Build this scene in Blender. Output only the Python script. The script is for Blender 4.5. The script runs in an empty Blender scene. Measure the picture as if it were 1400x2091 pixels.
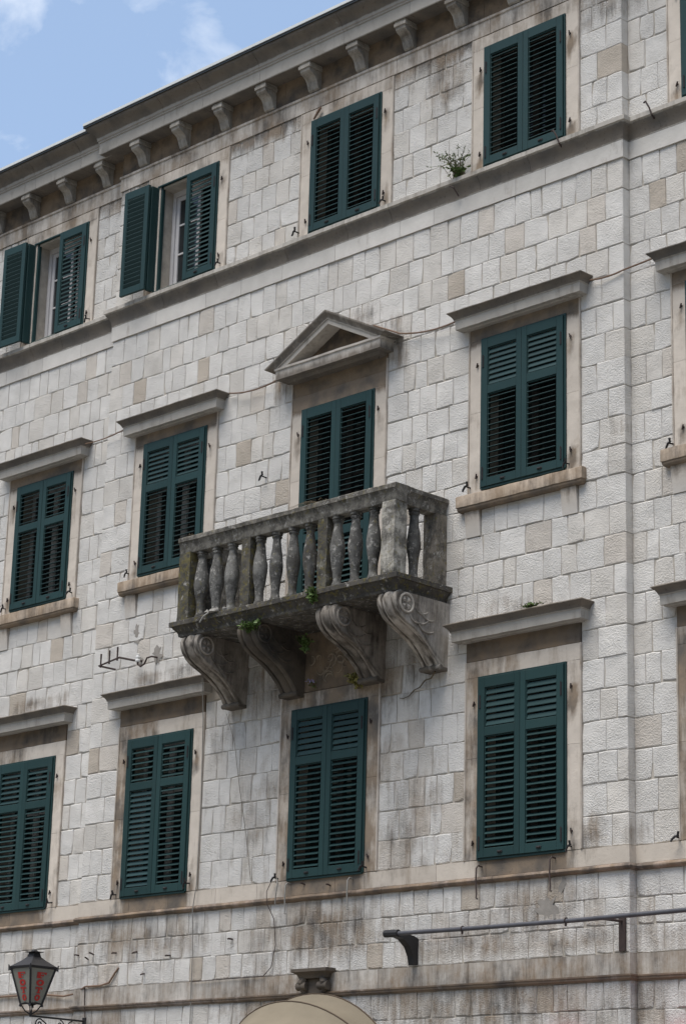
import bpy, bmesh, math, random
from mathutils import Vector, Matrix, noise

random.seed(11)
S = bpy.context.scene
COL = S.collection

# ------------------------------------------------------------------ camera
CAM_POS = Vector((18.71666751, -18.48357453, 1.6))
YAW, PITCH, ROLL = -0.78710252, 0.29164154, 0.02771181
FPX = 4674.45                       # focal length in pixels of the 1400 px wide photograph
fw = Vector((math.sin(YAW)*math.cos(PITCH), math.cos(YAW)*math.cos(PITCH), math.sin(PITCH)))
rt0 = fw.cross(Vector((0, 0, 1))).normalized(); up0 = rt0.cross(fw)
rt = math.cos(ROLL)*rt0 + math.sin(ROLL)*up0
up = -math.sin(ROLL)*rt0 + math.cos(ROLL)*up0
cd = bpy.data.cameras.new('camera'); co = bpy.data.objects.new('camera', cd); COL.objects.link(co)
cd.sensor_fit = 'HORIZONTAL'; cd.sensor_width = 36.0; cd.lens = FPX/1400*36.0
cd.clip_start = 0.1; cd.clip_end = 3000
M3 = Matrix((rt, up, -fw)).transposed()
co.matrix_world = Matrix.Translation(CAM_POS) @ M3.to_4x4()
S.camera = co

def project(v):
    d = Vector(v) - CAM_POS
    return 700 + FPX*d.dot(rt)/d.dot(fw), 1045.5 - FPX*d.dot(up)/d.dot(fw)

# ------------------------------------------------------------------ world: sky with fair weather cloud
SUN_EL, SUN_AZ = math.radians(70), math.radians(180)   # azimuth clockwise from +Y; the light comes from over the square
W = bpy.data.worlds.new('World'); S.world = W; W.use_nodes = True
nt = W.node_tree; nt.nodes.clear()
def wn(t, **k):
    n = nt.nodes.new(t)
    for a, b in k.items(): setattr(n, a, b)
    return n
sky = wn('ShaderNodeTexSky', sky_type='NISHITA', sun_disc=False, sun_elevation=SUN_EL, sun_rotation=SUN_AZ,
         altitude=0, air_density=1.0, dust_density=1.6, ozone_density=1.0)
tc = wn('ShaderNodeTexCoord')
mp = wn('ShaderNodeMapping'); mp.inputs['Location'].default_value = (1.5110, 2.4730, 0.8930); mp.inputs['Scale'].default_value = (1, 1, 1.5)
n1 = wn('ShaderNodeTexNoise'); n1.inputs['Scale'].default_value = 15.0; n1.inputs['Detail'].default_value = 8; n1.inputs['Roughness'].default_value = 0.55; n1.inputs['Distortion'].default_value = 0.35
rp = wn('ShaderNodeValToRGB'); rp.color_ramp.elements[0].position = 0.55; rp.color_ramp.elements[1].position = 0.86
mx = wn('ShaderNodeMixRGB')
lift = wn('ShaderNodeMixRGB', blend_type='MIX'); lift.inputs[0].default_value = 0.34; lift.inputs[2].default_value = (4.9, 6.7, 9.6, 1)   # thin high haze
mx.inputs[2].default_value = (8.2, 8.5, 8.9, 1)
bg = wn('ShaderNodeBackground'); bg.inputs['Strength'].default_value = 0.105
out = wn('ShaderNodeOutputWorld')
L = nt.links.new
L(tc.outputs['Generated'], mp.inputs['Vector']); L(mp.outputs['Vector'], n1.inputs['Vector']); L(n1.outputs['Fac'], rp.inputs['Fac'])
L(sky.outputs['Color'], lift.inputs[1]); L(lift.outputs['Color'], mx.inputs[1]); L(rp.outputs['Color'], mx.inputs[0])
L(mx.outputs['Color'], bg.inputs['Color']); L(bg.outputs['Background'], out.inputs['Surface'])

# ------------------------------------------------------------------ sun (veiled by cloud: very soft)
sd = bpy.data.lights.new('sun', 'SUN'); sd.energy = 3.5; sd.angle = math.radians(40); sd.color = (1.0, 0.948, 0.88)
so = bpy.data.objects.new('sun', sd); COL.objects.link(so)
sdir = Vector((math.sin(SUN_AZ)*math.cos(SUN_EL), math.cos(SUN_AZ)*math.cos(SUN_EL), math.sin(SUN_EL)))
so.rotation_euler = sdir.to_track_quat('Z', 'Y').to_euler(); so.location = (0, -30, 40)

S.view_settings.view_transform = 'Standard'; S.view_settings.look = 'None'
S.view_settings.exposure = 0.46; S.view_settings.gamma = 1.0; S.view_settings.use_curve_mapping = False

# ------------------------------------------------------------------ materials
def new_mat(name):
    m = bpy.data.materials.new(name); m.use_nodes = True
    return m, m.node_tree, m.node_tree.nodes['Principled BSDF']
def nd(t, ty, **k):
    n = t.nodes.new(ty)
    for a, b in k.items():
        if a in n.inputs: n.inputs[a].default_value = b
        else: setattr(n, a, b)
    return n
def noise_node(t, vec, scale, detail=4, rough=0.55, dist=0.0):
    n = nd(t, 'ShaderNodeTexNoise', Scale=scale, Detail=detail, Roughness=rough, Distortion=dist)
    t.links.new(vec, n.inputs['Vector']); return n
def ramp(t, fac, p0, p1, c0=(0, 0, 0, 1), c1=(1, 1, 1, 1)):
    r = nd(t, 'ShaderNodeValToRGB'); e = r.color_ramp.elements
    e[0].position = p0; e[1].position = p1; e[0].color = c0; e[1].color = c1
    t.links.new(fac, r.inputs['Fac']); return r.outputs['Color']
def mixc(t, fac, a, b, mode='MIX'):
    m = nd(t, 'ShaderNodeMixRGB', blend_type=mode)
    for i, v in ((0, fac), (1, a), (2, b)):
        if hasattr(v, 'default_value') and not isinstance(v, (int, float, tuple)): t.links.new(v, m.inputs[i])
        else: m.inputs[i].default_value = v
    return m.outputs['Color']
def math_(t, op, a, b=0.0, clamp=False):
    m = nd(t, 'ShaderNodeMath', operation=op); m.use_clamp = clamp
    for i, v in ((0, a), (1, b)):
        if isinstance(v, (int, float)): m.inputs[i].default_value = v
        else: t.links.new(v, m.inputs[i])
    return m.outputs[0]

def stone_material(name, rough_face, stain=(0.20, 0.145, 0.095), soot=(0.06, 0.052, 0.045), streak=0.5,
                   bump_scale=34, bump=0.55, bump_d=0.012, speck=0.35, lichen=0.0):
    """limestone: vertex colour 'tint' carries each block's own colour, its alpha how stained or painted into shade that spot is"""
    m, t, b = new_mat(name)
    g = nd(t, 'ShaderNodeNewGeometry'); pos = g.outputs['Position']
    at = nd(t, 'ShaderNodeAttribute', attribute_name='tint')
    col, dirt_shade = at.outputs['Color'], at.outputs['Alpha']
    # broad mottling of the stone itself
    n_m = noise_node(t, pos, 5.0, 6, 0.6)
    col = mixc(t, 0.55, col, mixc(t, n_m.outputs['Fac'], (0.62, 0.60, 0.57, 1), (1.28, 1.27, 1.25, 1)), 'MULTIPLY')
    # vertical run-off streaks
    mp = nd(t, 'ShaderNodeMapping'); mp.inputs['Scale'].default_value = (10, 10, 1.5); t.links.new(pos, mp.inputs['Vector'])
    n_s = noise_node(t, mp.outputs['Vector'], 1.0, 9, 0.72)
    n_b = noise_node(t, pos, 2.3, 10, 0.72)
    wet = math_(t, 'ADD', math_(t, 'MULTIPLY', n_s.outputs['Fac'], 0.6), math_(t, 'MULTIPLY', n_b.outputs['Fac'], 0.5))
    k = math_(t, 'ADD', wet, math_(t, 'MULTIPLY', dirt_shade, 0.62))
    st = ramp(t, k, 0.72, 0.95)
    st = math_(t, 'MULTIPLY', st, streak, True)
    n_c = noise_node(t, pos, 3.1, 3)
    stc = mixc(t, ramp(t, n_c.outputs['Fac'], 0.42, 0.66), stain + (1,), soot + (1,))
    col = mixc(t, st, col, stc)
    # pits and soot specks
    n_p = noise_node(t, pos, 42 if rough_face else 26, 4, 0.75)
    pf = math_(t, 'ADD', n_p.outputs['Fac'], math_(t, 'MULTIPLY', dirt_shade, 0.10))
    col = mixc(t, math_(t, 'MULTIPLY', ramp(t, pf, 0.66, 0.76), speck), col, (0.05, 0.042, 0.034, 1))
    if lichen:
        n_k = noise_node(t, pos, 7, 8, 0.75)
        col = mixc(t, math_(t, 'MULTIPLY', ramp(t, n_k.outputs['Fac'], 0.44, 0.57), 0.62), col, (0.035, 0.033, 0.031, 1))
        n_w = noise_node(t, pos, 13, 8, 0.75)
        wf = math_(t, 'SUBTRACT', n_w.outputs['Fac'], math_(t, 'MULTIPLY', dirt_shade, 0.05))
        col = mixc(t, math_(t, 'MULTIPLY', ramp(t, wf, 0.53, 0.62), 0.8), col, (0.40, 0.385, 0.355, 1))
        n_l = noise_node(t, pos, 15, 7, 0.75)
        lf = math_(t, 'ADD', n_l.outputs['Fac'], math_(t, 'MULTIPLY', dirt_shade, 0.13))
        col = mixc(t, math_(t, 'MULTIPLY', ramp(t, lf, 0.62, 0.70), lichen), col, (0.15, 0.125, 0.035, 1))
    t.links.new(col, b.inputs['Base Color'])
    b.inputs['Roughness'].default_value = 0.92
    b.inputs['Specular IOR Level'].default_value = 0.2
    # tooled relief
    mp2 = nd(t, 'ShaderNodeMapping'); mp2.inputs['Scale'].default_value = (1, 1, 1.25); mp2.inputs['Rotation'].default_value = (0, 0.6, 0)
    t.links.new(pos, mp2.inputs['Vector'])
    n_r = noise_node(t, mp2.outputs['Vector'], bump_scale, 3, 0.62)
    n_f = noise_node(t, pos, bump_scale*3.2, 2, 0.5)
    n_v = noise_node(t, pos, 2.9, 2, 0.5)
    hgt = math_(t, 'ADD', n_r.outputs['Fac'], math_(t, 'MULTIPLY', n_f.outputs['Fac'], 0.3))
    bm_ = nd(t, 'ShaderNodeBump', Strength=bump, Distance=bump_d)
    hgt = math_(t, 'MULTIPLY', hgt, ramp(t, n_v.outputs['Fac'], 0.30, 0.66, (0.35, 0.35, 0.35, 1), (1.15, 1.15, 1.15, 1)))
    t.links.new(hgt, bm_.inputs['Height']); t.links.new(bm_.outputs['Normal'], b.inputs['Normal'])
    return m

M = {}
M['ashlar'] = stone_material('tooled_limestone', True, bump=1.0, bump_d=0.017, bump_scale=52, streak=0.85, speck=0.55)
M['smooth'] = stone_material('dressed_limestone', False, bump=0.35, bump_d=0.008, bump_scale=22, streak=0.85, speck=0.35)
M['cornice'] = stone_material('cornice_limestone', False, bump=0.35, bump_d=0.008, bump_scale=18, streak=0.8, speck=0.45, stain=(0.13, 0.105, 0.08))
M['corbel'] = stone_material('streaked_limestone', False, bump=0.45, bump_d=0.010, bump_scale=24, streak=0.9, speck=0.5, stain=(0.11, 0.092, 0.072), soot=(0.038, 0.034, 0.030))
M['balcony'] = stone_material('lichened_limestone', False, bump=0.5, bump_d=0.012, bump_scale=26, streak=0.75, speck=0.5, stain=(0.07, 0.062, 0.052), soot=(0.03, 0.028, 0.026), lichen=0.6)

def simple(name, col, rough=0.6, metal=0.0, var=0.25, scale=12, bump=0.1, spec=0.4):
    m, t, b = new_mat(name)
    g = nd(t, 'ShaderNodeNewGeometry')
    n = noise_node(t, g.outputs['Position'], scale, 5, 0.6)
    c0 = tuple(c*(1-var) for c in col)+(1,); c1 = tuple(min(1, c*(1+var)) for c in col)+(1,)
    t.links.new(mixc(t, n.outputs['Fac'], c0, c1), b.inputs['Base Color'])
    b.inputs['Roughness'].default_value = rough; b.inputs['Metallic'].default_value = metal
    b.inputs['Specular IOR Level'].default_value = spec
    if bump:
        n2 = noise_node(t, g.outputs['Position'], scale*5, 3)
        bb = nd(t, 'ShaderNodeBump', Strength=bump, Distance=0.004)
        t.links.new(n2.outputs['Fac'], bb.inputs['Height']); t.links.new(bb.outputs['Normal'], b.inputs['Normal'])
    return m
M['mortar'] = simple('lime_mortar', (0.41, 0.375, 0.325), 0.95, var=0.55, scale=6, bump=0.5, spec=0.1)
def paint(name, col):
    m, t, b = new_mat(name)
    g = nd(t, 'ShaderNodeNewGeometry'); oi = nd(t, 'ShaderNodeObjectInfo')
    n = noise_node(t, g.outputs['Position'], 2.2, 6, 0.65); n2 = noise_node(t, g.outputs['Position'], 24, 5, 0.7)
    c = mixc(t, oi.outputs['Random'], tuple(x*0.86 for x in col)+(1,), tuple(x*1.16+0.002 for x in col)+(1,))
    c = mixc(t, math_(t, 'MULTIPLY', ramp(t, n.outputs['Fac'], 0.45, 0.80), 0.22), c, (0.040, 0.068, 0.066, 1))   # chalking
    c = mixc(t, math_(t, 'MULTIPLY', ramp(t, n2.outputs['Fac'], 0.66, 0.74), 0.30), c, (0.11, 0.11, 0.10, 1))     # dust and bird marks
    t.links.new(c, b.inputs['Base Color'])
    b.inputs['Roughness'].default_value = 0.52; b.inputs['Specular IOR Level'].default_value = 0.28
    bb = nd(t, 'ShaderNodeBump', Strength=0.12, Distance=0.004); t.links.new(n2.outputs['Fac'], bb.inputs['Height']); t.links.new(bb.outputs['Normal'], b.inputs['Normal'])
    return m
M['green'] = paint('green_shutter_paint', (0.0150, 0.044, 0.044))
M['slat'] = paint('green_slat_paint', (0.0148, 0.043, 0.043))
M['iron'] = simple('black_iron', (0.018, 0.017, 0.018), 0.6, var=0.4, scale=30, bump=0.3)
M['rust'] = simple('rusty_steel', (0.045, 0.030, 0.026), 0.75, var=0.5, scale=18, bump=0.4)
M['pipe'] = simple('steel_pipe', (0.075, 0.075, 0.085), 0.5, var=0.5, scale=10, bump=0.2)
M['white'] = simple('white_window_paint', (0.55, 0.54, 0.54), 0.5, var=0.08, scale=3, bump=0.03)
M['brownwin'] = simple('dark_window_paint', (0.05, 0.042, 0.038), 0.6, var=0.2)
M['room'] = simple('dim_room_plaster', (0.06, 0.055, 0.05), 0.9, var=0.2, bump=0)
M['curtain'] = simple('pale_curtain', (0.5, 0.49, 0.48), 0.9, var=0.15, scale=6, bump=0)
M['zinc'] = simple('pale_roof_sheet', (0.62, 0.64, 0.63), 0.5, var=0.15, scale=2, bump=0.05)
M['zincdark'] = simple('dark_drip_edge', (0.03, 0.035, 0.036), 0.5, var=0.3, scale=4)
M['tile'] = simple('clay_roof', (0.30, 0.13, 0.08), 0.9, var=0.3)
M['cable'] = simple('brown_cable', (0.16, 0.10, 0.065), 0.7, var=0.3, bump=0)
M['wire'] = simple('grey_wire', (0.22, 0.21, 0.19), 0.6, var=0.3, bump=0)
M['porcelain'] = simple('white_porcelain', (0.6, 0.6, 0.58), 0.25, var=0.1, bump=0)
M['canvas'] = simple('beige_canvas', (0.20, 0.172, 0.128), 0.9, var=0.2, scale=3, bump=0.3, spec=0.1)
M['seam'] = simple('brown_seam', (0.09, 0.065, 0.045), 0.9, bump=0)
M['red'] = simple('red_canvas', (0.36, 0.045, 0.04), 0.8, var=0.1, bump=0.05)
M['redletter'] = simple('red_letters', (0.42, 0.025, 0.02), 0.6, var=0.25, scale=40, bump=0)
M['milk'] = simple('milky_lamp_glass', (0.20, 0.20, 0.17), 0.3, var=0.2, scale=6, bump=0)
M['leaf'] = simple('green_leaf', (0.075, 0.125, 0.03), 0.6, var=0.4, scale=30, bump=0)
M['paleleaf'] = simple('pale_leaf', (0.12, 0.16, 0.06), 0.6, var=0.35, scale=30, bump=0)
M['dryleaf'] = simple('yellow_leaf', (0.22, 0.20, 0.06), 0.7, var=0.35, scale=30, bump=0)
M['lilac'] = simple('lilac_petal', (0.36, 0.33, 0.55), 0.7, var=0.2, bump=0)
M['stem'] = simple('dry_stem', (0.11, 0.085, 0.05), 0.8, bump=0)
M['scrub'] = simple('sky_blocker_scrub', (0.085, 0.09, 0.065), 0.95, var=0.4, scale=0.03, bump=0)
M['paving'] = simple('paving_stone', (0.15, 0.143, 0.13), 0.85, var=0.25, scale=1.5, bump=0.2)
m, t, b = new_mat('window_glass'); b.inputs['Base Color'].default_value = (0.02, 0.024, 0.026, 1); b.inputs['Roughness'].default_value = 0.06
b.inputs['Specular IOR Level'].default_value = 0.6
M['glass'] = m

# ------------------------------------------------------------------ mesh helpers
def jit(v, amp=0.003, f=5.0):
    n = noise.noise_vector(Vector(v)*f)
    return Vector(v) + n*amp

class MB:
    def __init__(s): s.v = []; s.f = []; s.c = []
    def add(s, verts, faces, col=(0.5, 0.5, 0.5, 0)):
        o = len(s.v); s.v += [tuple(v) for v in verts]; s.f += [tuple(i+o for i in f) for f in faces]
        s.c += (col if isinstance(col, list) else [col]*len(verts))
    def box(s, x0, x1, y0, y1, z0, z1, col=(0.5, 0.5, 0.5, 0), b=0.0):
        if b <= 0:
            V = [(x, y, z) for x in (x0, x1) for y in (y0, y1) for z in (z0, z1)]
            s.add(V, [(0, 1, 3, 2), (4, 6, 7, 5), (0, 4, 5, 1), (2, 3, 7, 6), (0, 2, 6, 4), (1, 5, 7, 3)], col); return
        V = []; idx = {}
        for sx, x, ex in ((0, x0, 1), (1, x1, -1)):
            for sy, y, ey in ((0, y0, 1), (1, y1, -1)):
                for sz, z, ez in ((0, z0, 1), (1, z1, -1)):
                    for a, p in enumerate(((x, y+ey*b, z+ez*b), (x+ex*b, y, z+ez*b), (x+ex*b, y+ey*b, z))):
                        idx[sx, sy, sz, a] = len(V); V.append(p)
        F = []
        def q(*k): F.append(tuple(idx[i] for i in k))
        for sx in (0, 1): q((sx,0,0,0),(sx,1,0,0),(sx,1,1,0),(sx,0,1,0))
        for sy in (0, 1): q((0,sy,0,1),(1,sy,0,1),(1,sy,1,1),(0,sy,1,1))
        for sz in (0, 1): q((0,0,sz,2),(1,0,sz,2),(1,1,sz,2),(0,1,sz,2))
        for sx in (0, 1):
            for sy in (0, 1): q((sx,sy,0,0),(sx,sy,1,0),(sx,sy,1,1),(sx,sy,0,1))
            for sz in (0, 1): q((sx,0,sz,0),(sx,1,sz,0),(sx,1,sz,2),(sx,0,sz,2))
        for sy in (0, 1):
            for sz in (0, 1): q((0,sy,sz,1),(1,sy,sz,1),(1,sy,sz,2),(0,sy,sz,2))
        for sx in (0, 1):
            for sy in (0, 1):
                for sz in (0, 1): q((sx,sy,sz,0),(sx,sy,sz,1),(sx,sy,sz,2))
        s.add(V, F, col)
    def tube(s, pts, r, n=8, col=(0.5, 0.5, 0.5, 0), cap=True):
        pts = [Vector(p) for p in pts]; rs = r if isinstance(r, (list, tuple)) else [r]*len(pts)
        V = []; prev = None
        for i, p in enumerate(pts):
            d = (pts[min(i+1, len(pts)-1)] - pts[max(i-1, 0)]).normalized()
            a = prev - d*prev.dot(d) if prev else (Vector((0, 0, 1)) if abs(d.z) < 0.9 else Vector((1, 0, 0)))
            a = (a - d*a.dot(d)).normalized(); bb = d.cross(a); prev = a
            for k in range(n):
                th = 2*math.pi*k/n; V.append(p + (a*math.cos(th) + bb*math.sin(th))*rs[i])
        F = []
        for i in range(len(pts)-1):
            for k in range(n): F.append((i*n+k, i*n+(k+1) % n, (i+1)*n+(k+1) % n, (i+1)*n+k))
        if cap: F.append(tuple(range(n))); F.append(tuple((len(pts)-1)*n+k for k in range(n)))
        s.add(V, F, col)
    def lathe(s, prof, n=16, cx=0, cy=0, cz=0, col=(0.5, 0.5, 0.5, 0), colfn=None, phase=0):
        V = []; C = []
        for r, z in prof:
            for k in range(n):
                th = 2*math.pi*(k+phase)/n; p = (cx+r*math.cos(th), cy+r*math.sin(th), cz+z); V.append(p)
                C.append(colfn(p) if colfn else col)
        F = []
        for i in range(len(prof)-1):
            for k in range(n): F.append((i*n+k, i*n+(k+1) % n, (i+1)*n+(k+1) % n, (i+1)*n+k))
        F.append(tuple(range(n))); F.append(tuple((len(prof)-1)*n+k for k in range(n)))
        s.add(V, F, C)
    def build(s, name, mat, parent=None, loc=(0, 0, 0), smooth=False, rot=None):
        me = bpy.data.meshes.new(name); me.from_pydata(s.v, [], s.f); me.validate()
        bm = bmesh.new(); bm.from_mesh(me); bmesh.ops.recalc_face_normals(bm, faces=bm.faces); bm.to_mesh(me); bm.free()
        a = me.color_attributes.new('tint', 'FLOAT_COLOR', 'POINT')
        flat = [x for c in s.c for x in c]
        if len(flat) == len(me.vertices)*4: a.data.foreach_set('color', flat)
        me.materials.append(M[mat])
        if smooth:
            me.polygons.foreach_set('use_smooth', [True]*len(me.polygons))
            me.set_sharp_from_angle(angle=math.radians(38))
        o = bpy.data.objects.new(name, me); COL.objects.link(o)
        o.parent = parent; o.location = loc
        if rot: o.rotation_euler = rot
        return o

def inst(src, parent, loc, rot=(0, 0, 0), scale=None):
    o = src.copy(); COL.objects.link(o); o.parent = parent; o.location = loc; o.rotation_euler = rot
    if scale: o.scale = scale
    return o
def tag(o, label, cat, group=None):
    o['label'] = label; o['category'] = cat
    if group: o['group'] = group
    return o
def empty(name, loc):
    o = bpy.data.objects.new(name, None); COL.objects.link(o); o.location = loc; o.empty_display_size = 0.2; return o

# dark patches, stains plus shade painted into the lower wall: (x, z, rx, rz, amount)
BLOBS = [(0.0, 7.5, 2.2, 0.8, 0.62), (0.3, 6.3, 1.6, 1.2, 0.42), (0.0, 4.5, 1.4, 0.5, 0.62), (-0.6, 3.7, 1.2, 0.5, 0.55),
         (1.3, 5.7, 0.7, 1.2, 0.45), (-1.2, 6.0, 0.7, 1.4, 0.35), (-3.2, 4.6, 1.6, 0.4, 0.55), (3.0, 4.55, 1.4, 0.5, 0.5), (4.4, 5.22, 0.35, 0.22, 0.45),
         (3.9, 5.3, 0.22, 0.28, 0.65), (4.2, 9.7, 0.4, 0.3, 0.40), (3.2, 14.8, 2.2, 0.35, 0.5), (0, 15.1, 9, 0.30, 0.75), (1.7, 14.7, 0.5, 0.6, 0.5),
         (0.40, 11.92, 0.40, 0.22, 0.55), (0.9, 11.70, 0.30, 0.16, 0.5), (-1.0, 11.35, 0.25, 0.3, 0.5), (1.0, 11.3, 0.22, 0.3, 0.6),
         (2.6, 3.6, 3.2, 0.5, 0.55), (-4.2, 3.5, 1.5, 0.4, 0.6), (2.2, 4.25, 1.6, 0.25, 0.6), (3.6, 4.2, 1.2, 0.2, 0.55),
         (2.95, 7.88, 0.9, 0.12, 0.5), (-2.95, 7.9, 0.9, 0.14, 0.6), (-5.8, 7.9, 0.9, 0.14, 0.6), (5.1, 7.3, 0.3, 0.6, 0.5), (-1.9, 7.0, 0.4, 0.5, 0.45), (2.0, 5.3, 0.3, 0.3, 0.3),
         (-4.1, 15.0, 0.7, 0.3, 0.5), (0.1, 14.95, 1.2, 0.2, 0.6), (2.5, 13.0, 0.8, 0.25, 0.3), (-1.7, 15.0, 0.3, 0.4, 0.4), (0.5, 5.6, 5.5, 1.8, 0.24), (-4.5, 4.4, 3.5, 0.6, 0.35), (4.0, 4.2, 2.5, 0.8, 0.38)]
def blob(x, z):
    d = 0.0
    for bx, bz, rx, rz, a in BLOBS:
        q = ((x-bx)/rx)**2 + ((z-bz)/rz)**2
        if q < 4: d = max(d, a*math.exp(-q*0.9))
    return d

# ------------------------------------------------------------------ setting
mb = MB(); mb.add([(-400, -400, 0), (400, -400, 0), (400, 400, 0), (-400, 400, 0)], [(0, 1, 2, 3)])
o = mb.build('ground', 'paving'); o['kind'] = 'structure'

# unseen hill slopes added behind the viewer to block low frontal sky light
mb = MB(); NA, NR = 48, 10; V = []
for i in range(NA+1):
    a = math.radians(-95 + 190*i/NA) - math.pi/2          # from the left of the square, behind the camera, to its right
    for j in range(NR+1):
        r = 150 + 330*j/NR; h = (r-150)*0.50*(j/NR)**0.3
        h *= 1 + 0.35*noise.noise((math.cos(a)*2.2, math.sin(a)*2.2, j*0.25)); fade = min(1, i/6, (NA-i)/6)
        V.append((r*math.cos(a), r*math.sin(a), h*fade - 0.5))
mb.add(V, [(i*(NR+1)+j, (i+1)*(NR+1)+j, (i+1)*(NR+1)+j+1, i*(NR+1)+j+1) for i in range(NA) for j in range(NR)])
o = mb.build('sky_blocker_hills', 'scrub', smooth=True); o['kind'] = 'structure'

# ------------------------------------------------------------------ the building
WY = 0.055                 # face of the projecting middle block
DW = 0.11                  # wings stand this far back
XL, XR = -4.445, 4.365     # edges of the middle block
EXT_L, EXT_R = -9.6, 7.4
ROOT = empty('stone_building', (0, 0, 0))
tag(ROOT, 'pale limestone building front with dark green louvred shutters and a stone balcony', 'building')

WIN = {  # centre x of the shutter pairs, floor -> (z0, z1)
    'A': -5.88, 'B': -3.008, 'C': 0.0, 'D': 2.947, 'E': 5.75}
ROW = {1: (5.146, 7.151), 2: (9.331, 11.133), 3: (13.31, 14.875)}
HS, HSUR = 0.625, 0.815    # half widths: shutters, stone surround
def face_y(c): return WY + (DW if c in 'AE' else 0)
def win_z(c, f):
    if c == 'C' and f == 2: return 8.27, 10.936
    return ROW[f]
SURTOP = {1: 7.335, 2: 11.28, 3: 15.03}

# --- backing walls with openings
SECT = {'C': (XL, XR, WY, ['B', 'C', 'D']), 'L': (EXT_L, XL, WY+DW, ['A']), 'R': (XR, EXT_R, WY+DW, ['E'])}
WALL = {}
for key, (x0, x1, y, cols) in SECT.items():
    mb = MB(); op = []
    for c in cols:
        for f in (1, 2, 3):
            z0, z1 = win_z(c, f); op.append((WIN[c]-0.56, WIN[c]+0.56, z0+0.03, z1-0.05))
    xs = sorted({x0, x1} | {v for q in op for v in q[:2]}); zs = sorted({0.0, 16.0} | {v for q in op for v in q[2:]})
    ym = y + 0.0075
    for i in range(len(xs)-1):
        for j in range(len(zs)-1):
            cx, cz = (xs[i]+xs[i+1])/2, (zs[j]+zs[j+1])/2
            if any(q[0] < cx < q[1] and q[2] < cz < q[3] for q in op): continue
            mb.add([(xs[i], ym, zs[j]), (xs[i+1], ym, zs[j]), (xs[i+1], ym, zs[j+1]), (xs[i], ym, zs[j+1])], [(0, 1, 2, 3)])
    for q in op:     # reveals and the dim room behind
        a0, a1, b0, b1 = q; yb = y+0.36
        V = [(a0, ym, b0), (a1, ym, b0), (a1, ym, b1), (a0, ym, b1), (a0, yb, b0), (a1, yb, b0), (a1, yb, b1), (a0, yb, b1)]
        mb.add(V, [(0, 1, 5, 4), (1, 2, 6, 5), (2, 3, 7, 6), (3, 0, 4, 7)])
    if key == 'C':   # the returns of the middle block, back of the wall
        mb.add([(x1-0.004, ym, 0), (x1-0.004, y+0.5, 0), (x1-0.004, y+0.5, 16), (x1-0.004, ym, 16)], [(0, 1, 2, 3)])
        mb.add([(x0+0.004, ym, 0), (x0+0.004, y+0.5, 0), (x0+0.004, y+0.5, 16), (x0+0.004, ym, 16)], [(0, 1, 2, 3)])
    WALL[key] = mb.build('wall', 'mortar', ROOT)
# rooms: one dark box behind each storey, so daylight does not leak in
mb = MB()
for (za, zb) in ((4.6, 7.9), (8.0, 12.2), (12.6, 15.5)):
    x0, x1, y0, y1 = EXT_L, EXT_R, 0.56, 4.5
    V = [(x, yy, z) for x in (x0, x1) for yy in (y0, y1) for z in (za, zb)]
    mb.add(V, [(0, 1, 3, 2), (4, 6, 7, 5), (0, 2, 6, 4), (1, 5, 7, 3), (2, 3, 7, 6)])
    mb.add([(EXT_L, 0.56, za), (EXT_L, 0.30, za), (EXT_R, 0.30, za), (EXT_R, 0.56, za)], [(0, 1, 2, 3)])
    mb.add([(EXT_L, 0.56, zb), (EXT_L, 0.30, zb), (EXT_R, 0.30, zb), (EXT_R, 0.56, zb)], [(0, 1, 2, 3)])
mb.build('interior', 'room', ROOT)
mb = MB(); mb.box(EXT_L, EXT_R, 4.6, 11, 0, 15.9); mb.box(EXT_L-0.05, EXT_L, 0.2, 11, 0, 15.95); mb.box(EXT_R, EXT_R+0.05, 0.2, 11, 0, 15.95)
mb.build('rear_wall', 'mortar', ROOT)

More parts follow.
